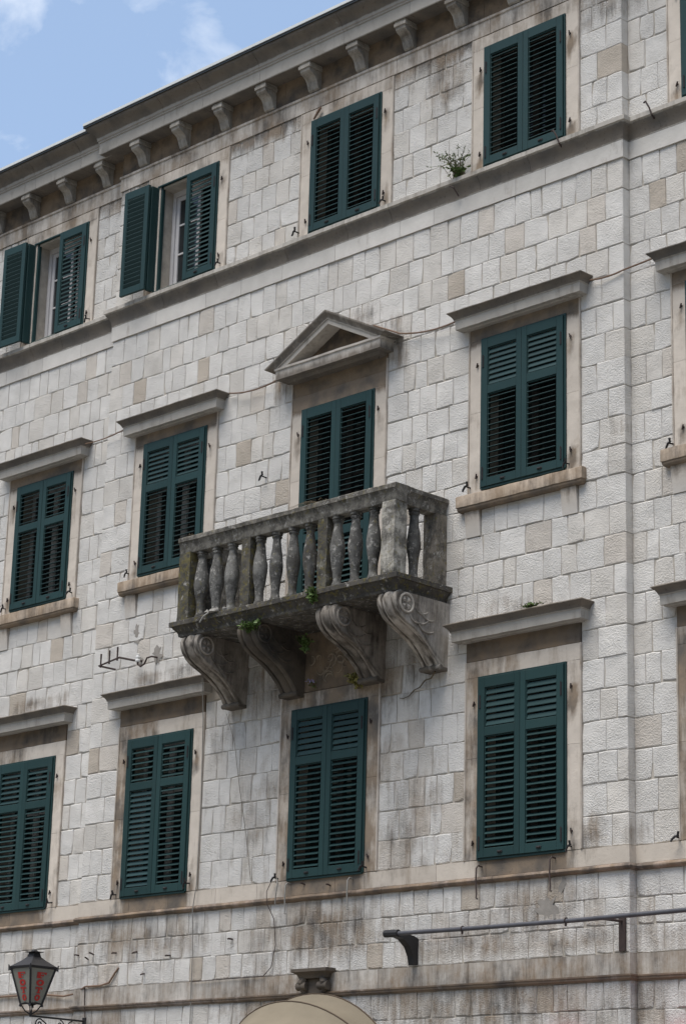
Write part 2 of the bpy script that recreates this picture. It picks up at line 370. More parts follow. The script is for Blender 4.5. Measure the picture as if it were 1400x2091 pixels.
# --- ashlar stones
def pal():
    r = random.random()
    if r < 0.74: c = (0.622, 0.607, 0.580); v = 0.045
    elif r < 0.93: c = (0.592, 0.567, 0.528); v = 0.045
    elif r < 0.975: c = (0.56, 0.52, 0.47); v = 0.035
    else: c = (0.46, 0.41, 0.35); v = 0.05
    k = 1 + random.uniform(-v, v)*1.2
    return tuple(x*k for x in c)
def stone_mb(x0, x1, z0, z1, y, col=None, ret=None):
    """one tooled block: recessed joint, worn arris, slightly pillowed face. ret: which end turns the corner"""
    mb = MB(); g = 0.0040; j = lambda s=0.0055: random.uniform(-s, s)
    c = col or pal()
    a0, a1, b0, b1 = x0+g, x1-g, z0+g, z1-g
    if ret == 'R': a1 = x1
    if ret == 'L': a0 = x0
    xm, zm = (a0+a1)/2+j(0.02), (b0+b1)/2+j(0.02)
    ring = [(a0+j(), b0+j()), (xm, b0+j()), (a1+j(), b0+j()), (a1+j(), zm), (a1+j(), b1+j()), (xm, b1+j()), (a0+j(), b1+j()), (a0+j(), zm)]
    for k in (0, 2, 4, 6):
        if random.random() < 0.16 and not ret:
            q = random.uniform(0.006, 0.024); x, z = ring[k]
            ring[k] = (x + (q if x < xm else -q), z + (q if z < zm else -q)*random.uniform(0.3, 1))
    if ret: ring = [((x1 if ret == 'R' and x > xm+0.02 else x0 if ret == 'L' and x < xm-0.02 else x), z) for x, z in ring]
    cut = [random.uniform(0.010, 0.026) for _ in range(4)]
    proud = random.uniform(-0.003, 0.004); tilt = random.uniform(-0.003, 0.003)
    V = []; C = []
    depth = (DW+0.03) if ret else 0.03
    for k, (x, z) in enumerate(ring): V.append((x, y+depth, z))
    for k, (x, z) in enumerate(ring): V.append((x, y+0.0015, z))
    for k, (x, z) in enumerate(ring):
        dx = (xm-x); dz = (zm-z)
        i = 0.010 if k % 2 else cut[k//2]*0.6
        sx = (i if dx > 0 else -i) if abs(dx) > 0.03 else 0; sz = (i if dz > 0 else -i) if abs(dz) > 0.03 else 0
        V.append((x+sx, y-0.0025-proud+tilt*(1 if z > zm else -1), z+sz))
    V.append((xm, y-0.004-proud, zm))
    for v in V: C.append(c + (min(1.0, blob(v[0], v[2])),))
    F = []
    for r in range(2):
        for k in range(8): F.append((r*8+k, r*8+(k+1) % 8, (r+1)*8+(k+1) % 8, (r+1)*8+k))
    for k in range(8): F.append((16+k, 16+(k+1) % 8, 24))
    mb.add(V, F, C); return mb

C0 = 5.134; CH = 0.3316
courses = [(1.9, 2.22), (2.22, 2.55), (2.55, 2.87), (2.87, 3.18), (3.18, 3.49), (3.49, 3.775), (4.05, 4.331), (4.331, 4.606), (4.606, 4.885)]
courses += [(C0+CH*k, C0+CH*(k+1)) for k in range(23)]
courses[-1] = (courses[-1][0], 12.80)
courses += [(13.24, 13.545), (13.545, 13.87), (13.87, 14.215), (14.215, 14.52), (14.52, 14.83), (14.83, 15.045)]
def blockers(key):
    B = []
    for c in SECT[key][3]:
        for f in (1, 2, 3):
            z0, z1 = win_z(c, f); top = SURTOP[f]
            if f == 1: top = 7.56
            if (c, f) == ('C', 1): top = 8.06
            w = HSUR
            B.append((WIN[c]-w, WIN[c]+w, z0-0.06 if f != 2 else z0-0.05, top))
            if f == 2 and c != 'C':
                for s in (-1, 1):
                    xc = WIN[c]-0.035+s*0.70
                    B.append((xc-0.112, xc+0.112, 8.775, 9.10)); 
                B.append((WIN[c]-HSUR, WIN[c]+HSUR, 9.10, 9.32))
    return B
STONES = []   # (area on the photo, wall key, mesh builder)
for key, (sx0, sx1, y, cols) in SECT.items():
    B = blockers(key); prev = []
    lo = -7.6 if key == 'L' else sx0; hi = 6.3 if key == 'R' else sx1
    for (z0, z1) in courses:
        edges = sorted({lo, hi} | {min(max(v, lo), hi) for q in B for v in q[:2] if q[2] < z1-0.02 and q[3] > z0+0.02})
        spans = []
        for i in range(len(edges)-1):
            a, b = edges[i], edges[i+1]; cx = (a+b)/2; free = [(z0, z1)]
            for q in B:
                if q[0] < cx < q[1]:
                    nf = []
                    for u, v in free:
                        if q[3] <= u or q[2] >= v: nf.append((u, v)); continue
                        if q[2] > u: nf.append((u, q[2]))
                        if q[3] < v: nf.append((q[3], v))
                    free = nf
            for u, v in free:
                if v-u > 0.05: spans.append((a, b, u, v))
        merged = []
        for sp in spans:
            if merged and abs(merged[-1][1]-sp[0]) < 1e-6 and abs(merged[-1][2]-sp[2]) < 1e-6 and abs(merged[-1][3]-sp[3]) < 1e-6:
                merged[-1] = (merged[-1][0], sp[1], sp[2], sp[3])
            else: merged.append(sp)
        joints = []
        for a, b, u, v in merged:
            cuts = [a]; x = a
            while True:
                for _ in range(12):
                    w = random.choice((0.17, 0.20, 0.22, 0.23, 0.24, 0.25, 0.27, 0.30, 0.35, 0.23)) * random.uniform(0.9, 1.12)
                    if not any(abs(x+w-p) < 0.06 for p in prev): break
                if x + w > b - 0.13: break
                x += w; cuts.append(x)
            if b-cuts[-1] > 0.42: cuts.append((cuts[-1]+b)/2)
            cuts.append(b); joints += cuts[1:-1]
            for i in range(len(cuts)-1):
                p, q = cuts[i], cuts[i+1]; ret = None
                if key == 'C' and abs(q-sx1) < 1e-6: ret = 'R'
                if key == 'C' and abs(p-sx0) < 1e-6: ret = 'L'
                st = stone_mb(p, q, u, v, y, None, ret)
                pr = [project((xx, y, zz)) for xx, zz in ((p, u), (q, u), (q, v), (p, v))]
                cxp = sum(k[0] for k in pr)/4; cyp = sum(k[1] for k in pr)/4
                area = 0.5*abs(sum(pr[k][0]*pr[(k+1) % 4][1]-pr[(k+1) % 4][0]*pr[k][1] for k in range(4)))
                inside = 0 < cxp < 1400 and 0 < cyp < 2091
                STONES.append((area if inside else 0, key, st))
        prev = joints
STONES.sort(key=lambda s: -s[0])
rest = MB()
for i, (ar, key, st) in enumerate(STONES):
    if i < 300: st.build('stone', 'ashlar', WALL[key])
    else: rest.add(st.v, st.f, st.c)
o = rest.build('stones', 'ashlar', ROOT); o['kind'] = 'stuff'

# --- moulded work -------------------------------------------------------------
def shade(c, v): return tuple(x*v for x in c)
def mould(prof, x0, x1, y, retL=None, retR=None, c=(0.5, 0.47, 0.42), dirt_shade=0.3, seg=0.07, amp=0.004, dfn=None, cap=True):
    """profile [(projection, z)] run along x; retL / retR: end turns back to the wall with a mitre"""
    mb = MB(); n = max(1, int((x1-x0)/seg)); P = len(prof)
    rows = []
    def X0(d): return x0 - (d if retL is not None else 0)
    def X1(d): return x1 + (d if retR is not None else 0)
    stations = []
    if retL is not None: stations.append([(X0(d), y+retL, z) for d, z in prof])
    for i in range(n+1):
        t_ = i/n; stations.append([(X0(d)+(X1(d)-X0(d))*t_, y-d, z) for d, z in prof])
    if retR is not None: stations.append([(X1(d), y+retR, z) for d, z in prof])
    V = []; C = []
    for st in stations:
        for (px, py, pz) in st:
            v = jit(jit((px, py, pz), amp, 4.0), amp*0.7, 19.0); V.append(v)
            dd = dfn(px, pz) if dfn else dirt_shade + 0.6*blob(px, pz)
            C.append(tuple(c)+(max(0, min(1, dd)),))
    F = []
    for i in range(len(stations)-1):
        for k in range(P-1): F.append((i*P+k, i*P+k+1, (i+1)*P+k+1, (i+1)*P+k))
    if cap:
        F.append(tuple(range(P))); F.append(tuple((len(stations)-1)*P+k for k in range(P)))
    mb.add(V, F, C); return mb
def cuts_of(a, b, mean, rnd=0.25):
    n = max(1, round((b-a)/mean)); return [a] + [a+(b-a)*(i+random.uniform(-rnd, rnd))/n for i in range(1, n)] + [b]
def course(name, prof, key, mean, base, dirt_shade, parent_name, mat='smooth', spread=0.10, dfn=None, amp=0.003):
    """a band of blocks laid end to end along one wall section; first block owns the rest"""
    x0, x1, y, _ = SECT[key]
    lo = -7.6 if key == 'L' else x0; hi = 6.3 if key == 'R' else x1
    cs = cuts_of(lo, hi, mean); parent = None
    for i in range(len(cs)-1):
        c = shade(base, 1+random.uniform(-spread, spread))
        first, last = i == 0, i == len(cs)-2
        mb = mould(prof, cs[i]+(0 if first else 0.0025), cs[i+1]-(0 if last else 0.0025), y,
                   DW+0.02 if key == 'C' and first else None, DW+0.02 if key == 'C' and last else None, c, dirt_shade, dfn=dfn, amp=amp)
        if parent is None: parent = mb.build(parent_name, mat, ROOT, smooth=True)
        else: mb.build('course_block', mat, parent, smooth=True)

GREY = (0.385, 0.365, 0.332); PALE = (0.57, 0.55, 0.515); WARM = (0.578, 0.522, 0.458)
p_low_band = [(-0.03, 3.835), (0.012, 3.835), (0.014, 4.045), (-0.03, 4.05)]
p_low_mould = [(-0.03, 3.772), (0.012, 3.772), (0.016, 3.785), (0.032, 3.79), (0.036, 3.803), (0.036, 3.812), (0.046, 3.816), (0.048, 3.832), (0.012, 3.836), (-0.03, 3.836)]
p_torus = [(-0.03, 4.878), (0.008, 4.880), (0.030, 4.884), (0.046, 4.896), (0.053, 4.915), (0.046, 4.934), (0.030, 4.945), (0.010, 4.949), (-0.03, 4.95)]
p_sill1 = [(-0.03, 4.951), (0.012, 4.951), (0.014, 5.13), (-0.03, 5.134)]
p_band3 = [(-0.03, 12.80), (0.020, 12.80), (0.022, 13.005), (-0.03, 13.01)]
p_sill3 = [(-0.03, 13.010), (0.024, 13.010), (0.026, 13.03), (0.030, 13.06), (0.042, 13.10), (0.066, 13.145), (0.088, 13.17), (0.094, 13.195), (0.112, 13.20), (0.112, 13.252), (0.09, 13.262), (-0.03, 13.275)]
p_arch = [(-0.03, 15.045), (0.016, 15.045), (0.018, 15.235), (0.032, 15.24), (0.034, 15.27), (-0.03, 15.28)]
p_corn = [(-0.03, 15.612), (0.225, 15.612), (0.246, 15.613), (0.252, 15.62), (0.252, 15.785), (0.266, 15.79), (0.266, 15.815), (0.280, 15.82), (0.282, 15.85), (0.290, 15.87), (0.306, 15.90), (0.335, 15.93), (0.372, 15.955), (0.398, 15.975), (0.405, 15.99), (0.405, 16.012), (-0.03, 16.03)]
def df_torus(x, z): return 0.55 + 0.4*blob(x, z)
def df_sill1(x, z):
    under = max(math.exp(-((x-WIN[c])/0.62)**4) for c in WIN)
    return 0.12 + 0.75*under + 0.5*blob(x, z)
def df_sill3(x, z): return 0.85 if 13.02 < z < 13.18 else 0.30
def df_band3(x, z): return 0.12 + 0.35*max(0, noise.noise((x*1.3, 0, 3)))
def df_arch(x, z): return 0.42 + 0.5*max(0, noise.noise((x*1.7, 0, 8)))
def df_corn(x, z): return 0.80 if z > 15.86 else 0.95 if z < 15.6125 else 0.22  # soffit tone darkened to stand in for shade under the cornice
for k in ('C', 'L', 'R'):
    course('band', p_low_band, k, 1.05, (0.52, 0.49, 0.45), 0.3, 'plain_band')
    course('mould', p_low_mould, k, 1.4, (0.40, 0.34, 0.31), 0.45, 'lower_moulding')
    course('torus', p_torus, k, 1.9, (0.36, 0.29, 0.25), 0.4, 'torus_moulding', dfn=df_torus)
    course('sill1', p_sill1, k, 0.85, (0.545, 0.49, 0.425), 0.2, 'sill_band', dfn=df_sill1)
    course('band3', p_band3, k, 0.85, PALE, 0.2, 'upper_band', dfn=df_band3)
    course('sill3', p_sill3, k, 1.15, (0.45, 0.425, 0.385), 0.4, 'sill_cornice', mat='cornice', dfn=df_sill3)
    course('arch', p_arch, k, 0.85, (0.53, 0.49, 0.44), 0.5, 'architrave', dfn=df_arch, spread=0.16)
    course('corn', p_corn, k, 1.12, GREY, 0.4, 'main_cornice', mat='cornice', dfn=df_corn)
# wall between architrave and soffit, brown stain deepened to paint in shade
for k, (x0, x1, y, _) in SECT.items():
    lo = -7.6 if k == 'L' else x0; hi = 6.3 if k == 'R' else x1
    cs = cuts_of(lo, hi, 0.7); par = None
    for i in range(len(cs)-1):
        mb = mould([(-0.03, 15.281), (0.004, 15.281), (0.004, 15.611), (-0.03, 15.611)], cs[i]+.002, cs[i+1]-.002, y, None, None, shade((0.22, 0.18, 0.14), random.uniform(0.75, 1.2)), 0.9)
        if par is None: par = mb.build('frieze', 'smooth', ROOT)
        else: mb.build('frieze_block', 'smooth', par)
# modillions under the cornice
MOD = None
def modillion_mb():
    mb = MB(); w = 0.084
    side = [(0.0, 15.30), (0.03, 15.285), (0.055, 15.30), (0.075, 15.345), (0.088, 15.395), (0.112, 15.435), (0.15, 15.462), (0.19, 15.478), (0.215, 15.50), (0.222, 15.535), (0.0, 15.535)]
    n = len(side); V = [(-w, -d, z) for d, z in side] + [(w, -d, z) for d, z in side]
    V = [jit(v, 0.003, 9) for v in V]
    F = [tuple(range(n)), tuple(range(n, 2*n))] + [(i, (i+1) % n, n+(i+1) % n, n+i) for i in range(n)]
    mb.add(V, F, (0.41, 0.385, 0.345, 0.45))
    mb.box(-w-0.016, w+0.016, -0.238, 0.0, 15.538, 15.585, (0.41, 0.385, 0.345, 0.4), 0.004)
    mb.box(-w-0.006, w+0.006, -0.228, 0.0, 15.585, 15.611, (0.42, 0.40, 0.36, 0.35))
    return mb
cp = bpy.data.objects['main_cornice']
for i, (mx_, my_) in enumerate([(-2.265+0.843*k, WY) for k in range(-2, 8)] + [(-4.865-0.843*k, WY+DW) for k in range(4)] + [(4.75, WY+DW), (5.6, WY+DW)]):
    if MOD is None: MOD = modillion_mb().build('modillion', 'cornice', cp, (mx_, my_, 0))
    else: inst(MOD, cp, (mx_+random.uniform(-.012, .012), my_, 0), (0, 0, random.uniform(-.03, .03)), (random.uniform(0.93, 1.06), random.uniform(0.95, 1.03), 1))
# roof: drip edge, pale sheet and the tiled slope behind it
mb = MB(); mb2 = MB()
for (x0, x1, y) in ((EXT_L, XL-0.35, WY+DW), (XL-0.43, XR+0.43, WY), (XR+0.35, EXT_R, WY+DW)):
    d = 0.425
    mb.add([(x0, y-d, 16.010), (x1, y-d, 16.010), (x1, y-d, 16.042), (x0, y-d, 16.042), (x0, y-d+0.03, 16.014), (x1, y-d+0.03, 16.014)], [(0, 1, 2, 3), (0, 1, 5, 4)])
    dz = 0.0 if y == WY else -0.004
    mb2.add([(x0, y-d-0.012, 16.044+dz), (x1, y-d-0.012, 16.044+dz), (x1, y-d-0.012, 16.082+dz), (x0, y-d-0.012, 16.082+dz), (x0, 1.2, 16.20+dz), (x1, 1.2, 16.20+dz), (x0, y-d+0.05, 16.044+dz), (x1, y-d+0.05, 16.044+dz)], [(0, 1, 2, 3), (3, 2, 5, 4), (0, 1, 7, 6)])
roof = MB(); roof.add([(EXT_L, 1.1, 16.18), (EXT_R, 1.1, 16.18), (EXT_R, 5.6, 17.3), (EXT_L, 5.6, 17.3), (EXT_L, 11.2, 15.9), (EXT_R, 11.2, 15.9)], [(0, 1, 2, 3), (3, 2, 5, 4)])
ro = roof.build('roof', 'tile', ROOT)
mb.build('drip_edge', 'zincdark', ro); mb2.build('roof_sheet', 'zinc', ro)

# --- windows and shutters ----------------------------------------------------
def hood_mb(hw, zb, zt, y, c=GREY, d0=0.15, d1=0.225):
    h = zt-zb
    prof = [(-0.03, zb-0.012), (d0*0.55, zb-0.012), (d0*0.6, zb), (d0, zb), (d0+0.003, zb+h*0.50), (d0+0.014, zb+h*0.53), (d0+0.016, zb+h*0.58), (d0+0.022, zb+h*0.64),
            (d0+0.036, zb+h*0.74), (d0+0.058, zb+h*0.83), (d1-0.006, zb+h*0.885), (d1, zb+h*0.90), (d1, zt-0.012), (d1-0.02, zt), (-0.03, zt+0.03)]
    def dfn(x, z): return 0.95 if z <= zb+1e-4 and False else 0.25 if z < zb+h*0.55 else 0.95
    return mould(prof, -hw+d0, hw-d0, y, 0.02, 0.02, c, 0.4, dfn=dfn, amp=0.004)

SLAT_CH, SLAT_TH = 0.062, 0.009
def slat_mesh(w):
    mb = MB(); a = SLAT_CH/2; b = SLAT_TH/2
    prof = [(-a, 0), (-a+0.004, -b), (a-0.004, -b), (a, 0), (a-0.004, b), (-a+0.004, b)]
    V = [(x, py, pz) for x in (-w/2, w/2) for py, pz in prof]; n = 6
    F = [tuple(range(n)), tuple(range(n, 2*n))] + [(i, (i+1) % n, n+(i+1) % n, n+i) for i in range(n)]
    mb.add(V, F); return mb
SLATS = []    # (rank, leaf object, x, y, z, tilt, width)
LEAFW = 0.60
HINGE = None; LATCH = None
def leaf(c, f, side, z0, z1, sections, ycl, open_deg=0, rank=0):
    """one louvred leaf; local origin at its hinge edge, leaf extends along local +x*side"""
    global HINGE, LATCH
    h = z1-z0; mb = MB(); s = side    # side=+1: hinge at left, -1: hinge at right
    so_, si, th = 0.092, 0.078, 0.042
    def bx(a, b, y0, y1, u, v): mb.box(min(s*a, s*b), max(s*a, s*b), y0, y1, u, v, b=0.004)
    bx(0, so_, 0, th, 0, h); bx(LEAFW-si, LEAFW-0.002, 0, th, 0, h)
    z = h; spans = []
    for (kind, hh, tilt) in sections:     # from the top: ('rail', height, None) or ('slats', height, tilt)
        if kind == 'rail': bx(so_, LEAFW-si, 0.001, th-0.001, z-hh, z)
        else: spans.append((z-hh, z, tilt))
        z -= hh
    # inner bead round each louvre field
    for u, v, tl in spans:
        bx(so_, so_+0.012, 0.012, th-0.004, u, v); bx(LEAFW-si-0.012, LEAFW-si, 0.012, th-0.004, u, v)
        bx(so_+0.012, LEAFW-si-0.012, 0.012, th-0.004, v-0.012, v)
    fy = face_y(c)-WY
    hx = WIN[c] - s*(LEAFW if not open_deg else HS-0.01)
    o = mb.build('shutter', 'green', ROOT, (hx, ycl+fy, z0))
    o.rotation_euler = (0, 0, -s*math.radians(open_deg) if open_deg else random.uniform(-0.004, 0.004))
    if open_deg: o.scale.x = 0.82
    for u, v, tl in spans:
        n = max(3, round((v-u-0.02)/0.0655)); pitch = (v-u-0.02)/n
        for i in range(n):
            SLATS.append([rank, o, s*(so_+LEAFW-si)/2, th/2+0.004, u+pitch*(i+0.5)+0.004, tl+random.uniform(-0.025, 0.025), LEAFW-si-so_-0.026])
    if HINGE is None:
        hb = MB(); hb.box(-0.012, 0.012, -0.006, 0.012, -0.07, 0.07, b=0.003); hb.tube([(0, -0.006, -0.075), (0, -0.006, 0.075)], 0.008, 6)
        HINGE = hb.build('hinge', 'iron', o, (s*0.028, 0, 0.16)); 
        lb = MB(); lb.box(-0.035, 0.035, -0.008, 0.002, -0.012, 0.012, b=0.003); lb.tube([(-0.02, -0.012, 0), (0.02, -0.012, -0.004)], 0.008, 6)
        LATCH = lb.build('latch', 'iron', o, (s*(LEAFW*0.55), 0, 0.05))
    else:
        inst(HINGE, o, (s*0.028, 0, 0.16)); inst(LATCH, o, (s*(LEAFW*0.55), 0, 0.05))
    inst(HINGE, o, (s*0.028, 0, h-0.27))
    return o
CLOSED, MID, OPEN, FLAT = math.radians(62), math.radians(38), math.radians(4), math.radians(-12)
# tilt of upper / lower louvres, left leaf then right leaf
TILT = {('A', 1): ((1.0, 0.72), (1.0, 0.62)), ('B', 1): ((0.66, 1.10), (0.72, 0.62)), ('C', 1): ((1.22, 0.64), (1.22, 0.64)), ('D', 1): ((1.22, 0.70), (1.22, 0.68)), ('E', 1): ((1.0, 0.6), (1.0, 0.6)),
        ('A', 2): ((0.48, 0.30), (0.62, 0.26)), ('B', 2): ((1.15, 0.30), (1.10, 0.27)), ('C', 2): ((0.27, 0.9), (0.30, 0.9)), ('D', 2): ((1.22, 0.26), (1.22, 0.26)), ('E', 2): ((1.0, 0.26), (1.0, 0.26)),
        ('A', 3): ((1.1,), (1.0,)), ('B', 3): ((1.1,), (1.0,)), ('C', 3): ((0.66,), (0.68,)), ('D', 3): ((0.38,), (0.46,)), ('E', 3): ((0.4,), (0.4,))}
for c in 'ABCDE':
    for f in (1, 2, 3):
        y = face_y(c); fy = y-WY; z0, z1 = win_z(c, f); h = z1-z0; xc = WIN[c]
        # glazed window set back in the opening
        white = c in 'AB'
        wm = 'white' if white else 'brownwin'
        mb = MB(); ya = y+0.20; w = 0.555
        if f == 3 and c in 'AB':
            mb.box(-w, -w+0.06, ya, ya+0.07, z0+.03, z1-.05); mb.box(w-0.06, w, ya, ya+0.07, z0+.03, z1-.05)
            mb.box(-w+0.06, w-0.06, ya, ya+0.07, z1-.12, z1-.05); mb.box(-w+0.06, w-0.06, ya, ya+0.07, z0+.03, z0+.09)
        else:
            mb.box(-w, -w+0.06, ya, ya+0.06, z0+.03, z1-.05); mb.box(w-0.06, w, ya, ya+0.06, z0+.03, z1-.05)
            mb.box(-w+0.06, w-0.06, ya, ya+0.06, z1-.12, z1-.05); mb.box(-w+0.06, w-0.06, ya, ya+0.06, z0+.03, z0+.10)
            mb.box(-0.05, 0.05, ya-0.01, ya+0.05, z0+.10, z1-.12)
            zt = z0+h*0.66
            for s in (-1, 1): mb.box(min(s*0.05, s*(w-0.06)), max(s*0.05, s*(w-0.06)), ya+0.005, ya+0.045, zt-0.025, zt+0.025)
        win = mb.build('window', wm, ROOT, (xc, 0, 0))
        if f == 3 and c in 'AB':      # casements: the left one shut, the right one ajar into the room
            for s, ang in ((1, 0), (-1, 8 if c == 'A' else 33)):
                sm = MB(); lw = w-0.062; lh = h-0.22
                sm.box(min(0, s*0.06), max(0, s*0.06), 0, 0.045, 0, lh, b=0.004); sm.box(min(s*(lw-0.06), s*lw), max(s*(lw-0.06), s*lw), 0, 0.045, 0, lh, b=0.004)
                for zz in (0, lh-0.06): sm.box(min(s*0.06, s*(lw-0.06)), max(s*0.06, s*(lw-0.06)), 0.002, 0.043, zz, zz+0.06, b=0.003)
                for q in (0.36, 0.68): sm.box(min(s*0.06, s*(lw-0.06)), max(s*0.06, s*(lw-0.06)), 0.006, 0.036, lh*q-0.012, lh*q+0.012)
                sm.add([(s*0.05, 0.022, 0.05), (s*(lw-0.05), 0.022, 0.05), (s*(lw-0.05), 0.022, lh-0.05), (s*0.05, 0.022, lh-0.05)], [(0, 1, 2, 3)])
                so2 = sm.build('casement', 'white', win, (-s*(w-0.062), ya+0.02, z0+0.095)); so2.rotation_euler = (0, 0, s*math.radians(ang))
                so2.data.materials.append(M['glass']); so2.data.polygons[len(so2.data.polygons)-1].material_index = 1
            cu = MB(); N = 24
            V = []; 
            for i in range(N+1):
                x = -w+0.08+0.20*i/N*1.0; V += [(x, ya+0.16+0.018*math.sin(i*1.9), z0+0.06), (x, ya+0.16+0.014*math.sin(i*1.9+0.4), z1-0.1)]
            cu.add(V, [(2*i, 2*i+2, 2*i+3, 2*i+1) for i in range(N)]); cu.build('curtain', 'curtain', win, smooth=True)
        else:
            pm = MB()
            for s in (-1, 1):
                for (u, v) in ((z0+.10, zt-.025), (zt+.025, z1-.12)):
                    a, b = sorted((s*0.05, s*(w-0.06)))
                    p1 = MB(); p1.box(a, b, ya+0.022, ya+0.028, u, v); p1.build('pane', 'glass', win)
        # shutter frame fixed in the stone
        mb = MB(); ys0, ys1 = 0.020+fy, 0.075+fy
        for s in (-1, 1): mb.box(min(s*0.603, s*HS), max(s*0.603, s*HS), ys0, ys1, z0-0.012, z1, b=0.003)
        mb.box(-0.603, 0.603, ys0, ys1, z1-0.022, z1-0.0005, b=0.003); mb.box(-0.603, 0.603, ys0-0.006, ys1, z0-0.028, z0-0.001, b=0.003)
        for s in (-1, 1): mb.box(min(s*0.54, s*0.603), max(s*0.54, s*0.603), ys0+0.03, ys1+0.02, z0, z1-0.022)
        mb.build('shutter_frame', 'green', win)
        if f == 3 and c in 'AB':
            mb = MB(); mb.box(-0.655, -0.606, -0.085+fy, 0.015+fy, z0+0.004, z1-0.03, b=0.004); mb.build('hinge_stile', 'green', win)
        # stone surround
        ysur = WY-0.015+fy
        wc = shade(WARM, random.uniform(0.94, 1.06))
        pinamp = {(q, w_): random.uniform(0.15, 0.95) for q in (-1, 1) for w_ in (0, 1)}; pdz = random.uniform(-0.06, 0.06)
        def sd_(x, z, f=f, c=c, xc=xc, z0=z0, z1=z1):
            d = 0.20
            for w_, hz in enumerate((z0+0.10+pdz, z1-0.34+pdz)): d = max(d, pinamp[1 if x > 0 else -1, w_]*math.exp(-(((abs(x)-0.70)/0.08)**2+((z-hz)/(0.26 if z < hz else 0.12))**2)))
            if f == 1: d = max(d, 0.28 + (0.30 if x < 0 else 0.0) - 0.1*abs(noise.noise((x*2, z*1.5, 7))))
            if f == 1 and c in 'C': d = max(d, 0.6)
            if f == 2 and z > z1-0.06: d = max(d, 0.80)
            if f == 3 and z > z1-0.05: d = max(d, 0.35+0.45*max(0, noise.noise((x*3+xc*7, z, 2))*1.6))
            return d
        jb = z0-0.03 if f != 1 else 5.136
        if f == 3: jb = 13.275
        if f == 2 and c == 'C': jb = 8.25
        if f == 2 and c != 'C': jb = 9.262
        for s in (-1, 1):
          a, b = sorted((s*0.575, s*HSUR))
          nb = max(1, round((z1-jb)/0.95)); bz = [jb+(z1-jb)*(q+(random.uniform(-.12, .12) if 0 < q < nb else 0))/nb for q in range(nb+1)]
          for q0, q1 in zip(bz[:-1], bz[1:]):
            mb = MB(); jz, tz = q0+0.0015, q1-0.0015; wj = shade(wc, random.uniform(0.94, 1.06))
            n = max(2, int((tz-jz)/0.10)); V = []; C = []; F = []
            for i in range(n+1):
                zz = jz+(tz-jz)*i/n
                for q, xx in enumerate((a, a, (a+b)/2, b, b)):
                    yy = (ysur+0.16, ysur, ysur, ysur, ysur+0.06)[q]
                    # narrow raised outer edge on the outer side of the jamb
                    p = jit((xx+xc, yy, zz), 0.0045, 8); V.append((p.x-xc, p.y, p.z)); C.append(wj+(sd_(xx, zz),))
            for i in range(n):
                for q in range(4): F.append((i*5+q, i*5+q+1, (i+1)*5+q+1, (i+1)*5+q))
            F.append(tuple(range(5))); F.append(tuple(n*5+q for q in range(5)))
            mb.add(V, F, C); mb.build('jamb', 'smooth', win)
          # outer edge strip
          if True:
            ex = s*(HSUR-0.012); mb = MB(); zt_ = SURTOP[f] if f != 2 else SURTOP[f]-0.002
            mb.box(min(ex, s*(HSUR+0.008)), max(ex, s*(HSUR+0.008)), ysur-0.012, ysur+0.05, jb+0.001, zt_-0.001, shade(wc, 0.92)+(0.35,), 0.004); mb.build('edge_moulding', 'smooth', win)
        top = SURTOP[f]; mb = MB(); n = 14; V = []; C = []; F = []
        zz = [z1-0.06, z1+0.002, (z1+top)/2, top]
        for i in range(n+1):
            xx = -HSUR+0.012+(2*HSUR-0.024)*i/n
            for q, z_ in enumerate(zz): V.append(jit((xx, ysur-0.001, z_), 0.004, 9)); C.append(shade(wc, 0.98)+(sd_(xx, z_),))
            V.append((xx, ysur+0.12, top)); C.append(wc+(0.2,)); V.append((xx, ysur+0.12, z1-0.06)); C.append(wc+(0.2,))
        for i in range(n):
            for q in range(6): F.append((i*6+q, i*6+(q+1) % 6, (i+1)*6+(q+1) % 6, (i+1)*6+q))
        F.append(tuple(range(6))); F.append(tuple(n*6+q for q in range(6)))
        lm = MB()
        # cut the lintel to the part above the jambs
        lm.add([(v[0], v[1], max(v[2], z1+0.001) if True else v[2]) for v in V], F, C); lm.build('lintel', 'smooth', win)
        # hoods, sills
        if f == 1 and c != 'C':
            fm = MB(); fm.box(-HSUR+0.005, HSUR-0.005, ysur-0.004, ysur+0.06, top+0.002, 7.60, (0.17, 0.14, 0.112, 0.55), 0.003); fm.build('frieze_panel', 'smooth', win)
            hood_mb(0.92, 7.565, 7.765, y).build('hood', 'cornice', win, smooth=True)
        if f == 2 and c != 'C':
            hood_mb(0.92, 11.285, 11.50, y).build('hood', 'cornice', win, smooth=True)
            sp = [(-0.03, 9.085), (0.060, 9.085), (0.066, 9.092), (0.074, 9.10), (0.082, 9.115), (0.082, 9.13), (0.092, 9.14), (0.094, 9.26), (0.088, 9.272), (-0.04, 9.29)]
            mould(sp, -0.90+0.09-0.035, 0.80, y, 0.02, 0.02, (0.50, 0.415, 0.33), 0.55, dfn=lambda x, z: 0.55 if z > 9.13 else 0.85, amp=0.005).build('sill', 'smooth', win, smooth=True)
            for s in (-1, 1):
                bmx = MB(); bmx.add(*(lambda V: (V, [(0, 1, 2, 3), (0, 3, 7, 4), (1, 5, 6, 2), (3, 2, 6, 7), (0, 4, 5, 1)]))([
                    (-0.108, -0.045, 9.084), (0.108, -0.045, 9.084), (0.104, -0.012, 8.785), (-0.104, -0.012, 8.785), (-0.108, 0.03, 9.084), (0.108, 0.03, 9.084), (0.104, 0.03, 8.785), (-0.104, 0.03, 8.785)]),
                    col=[(0.53, 0.475, 0.41, 0.5)]*2 + [(0.57, 0.54, 0.50, 0.05)]*2 + [(0.53, 0.475, 0.41, 0.5)]*2 + [(0.57, 0.54, 0.50, 0.05)]*2)
                bmx.build('sill_bracket', 'smooth', win, (-0.035+s*0.70, y, 0))
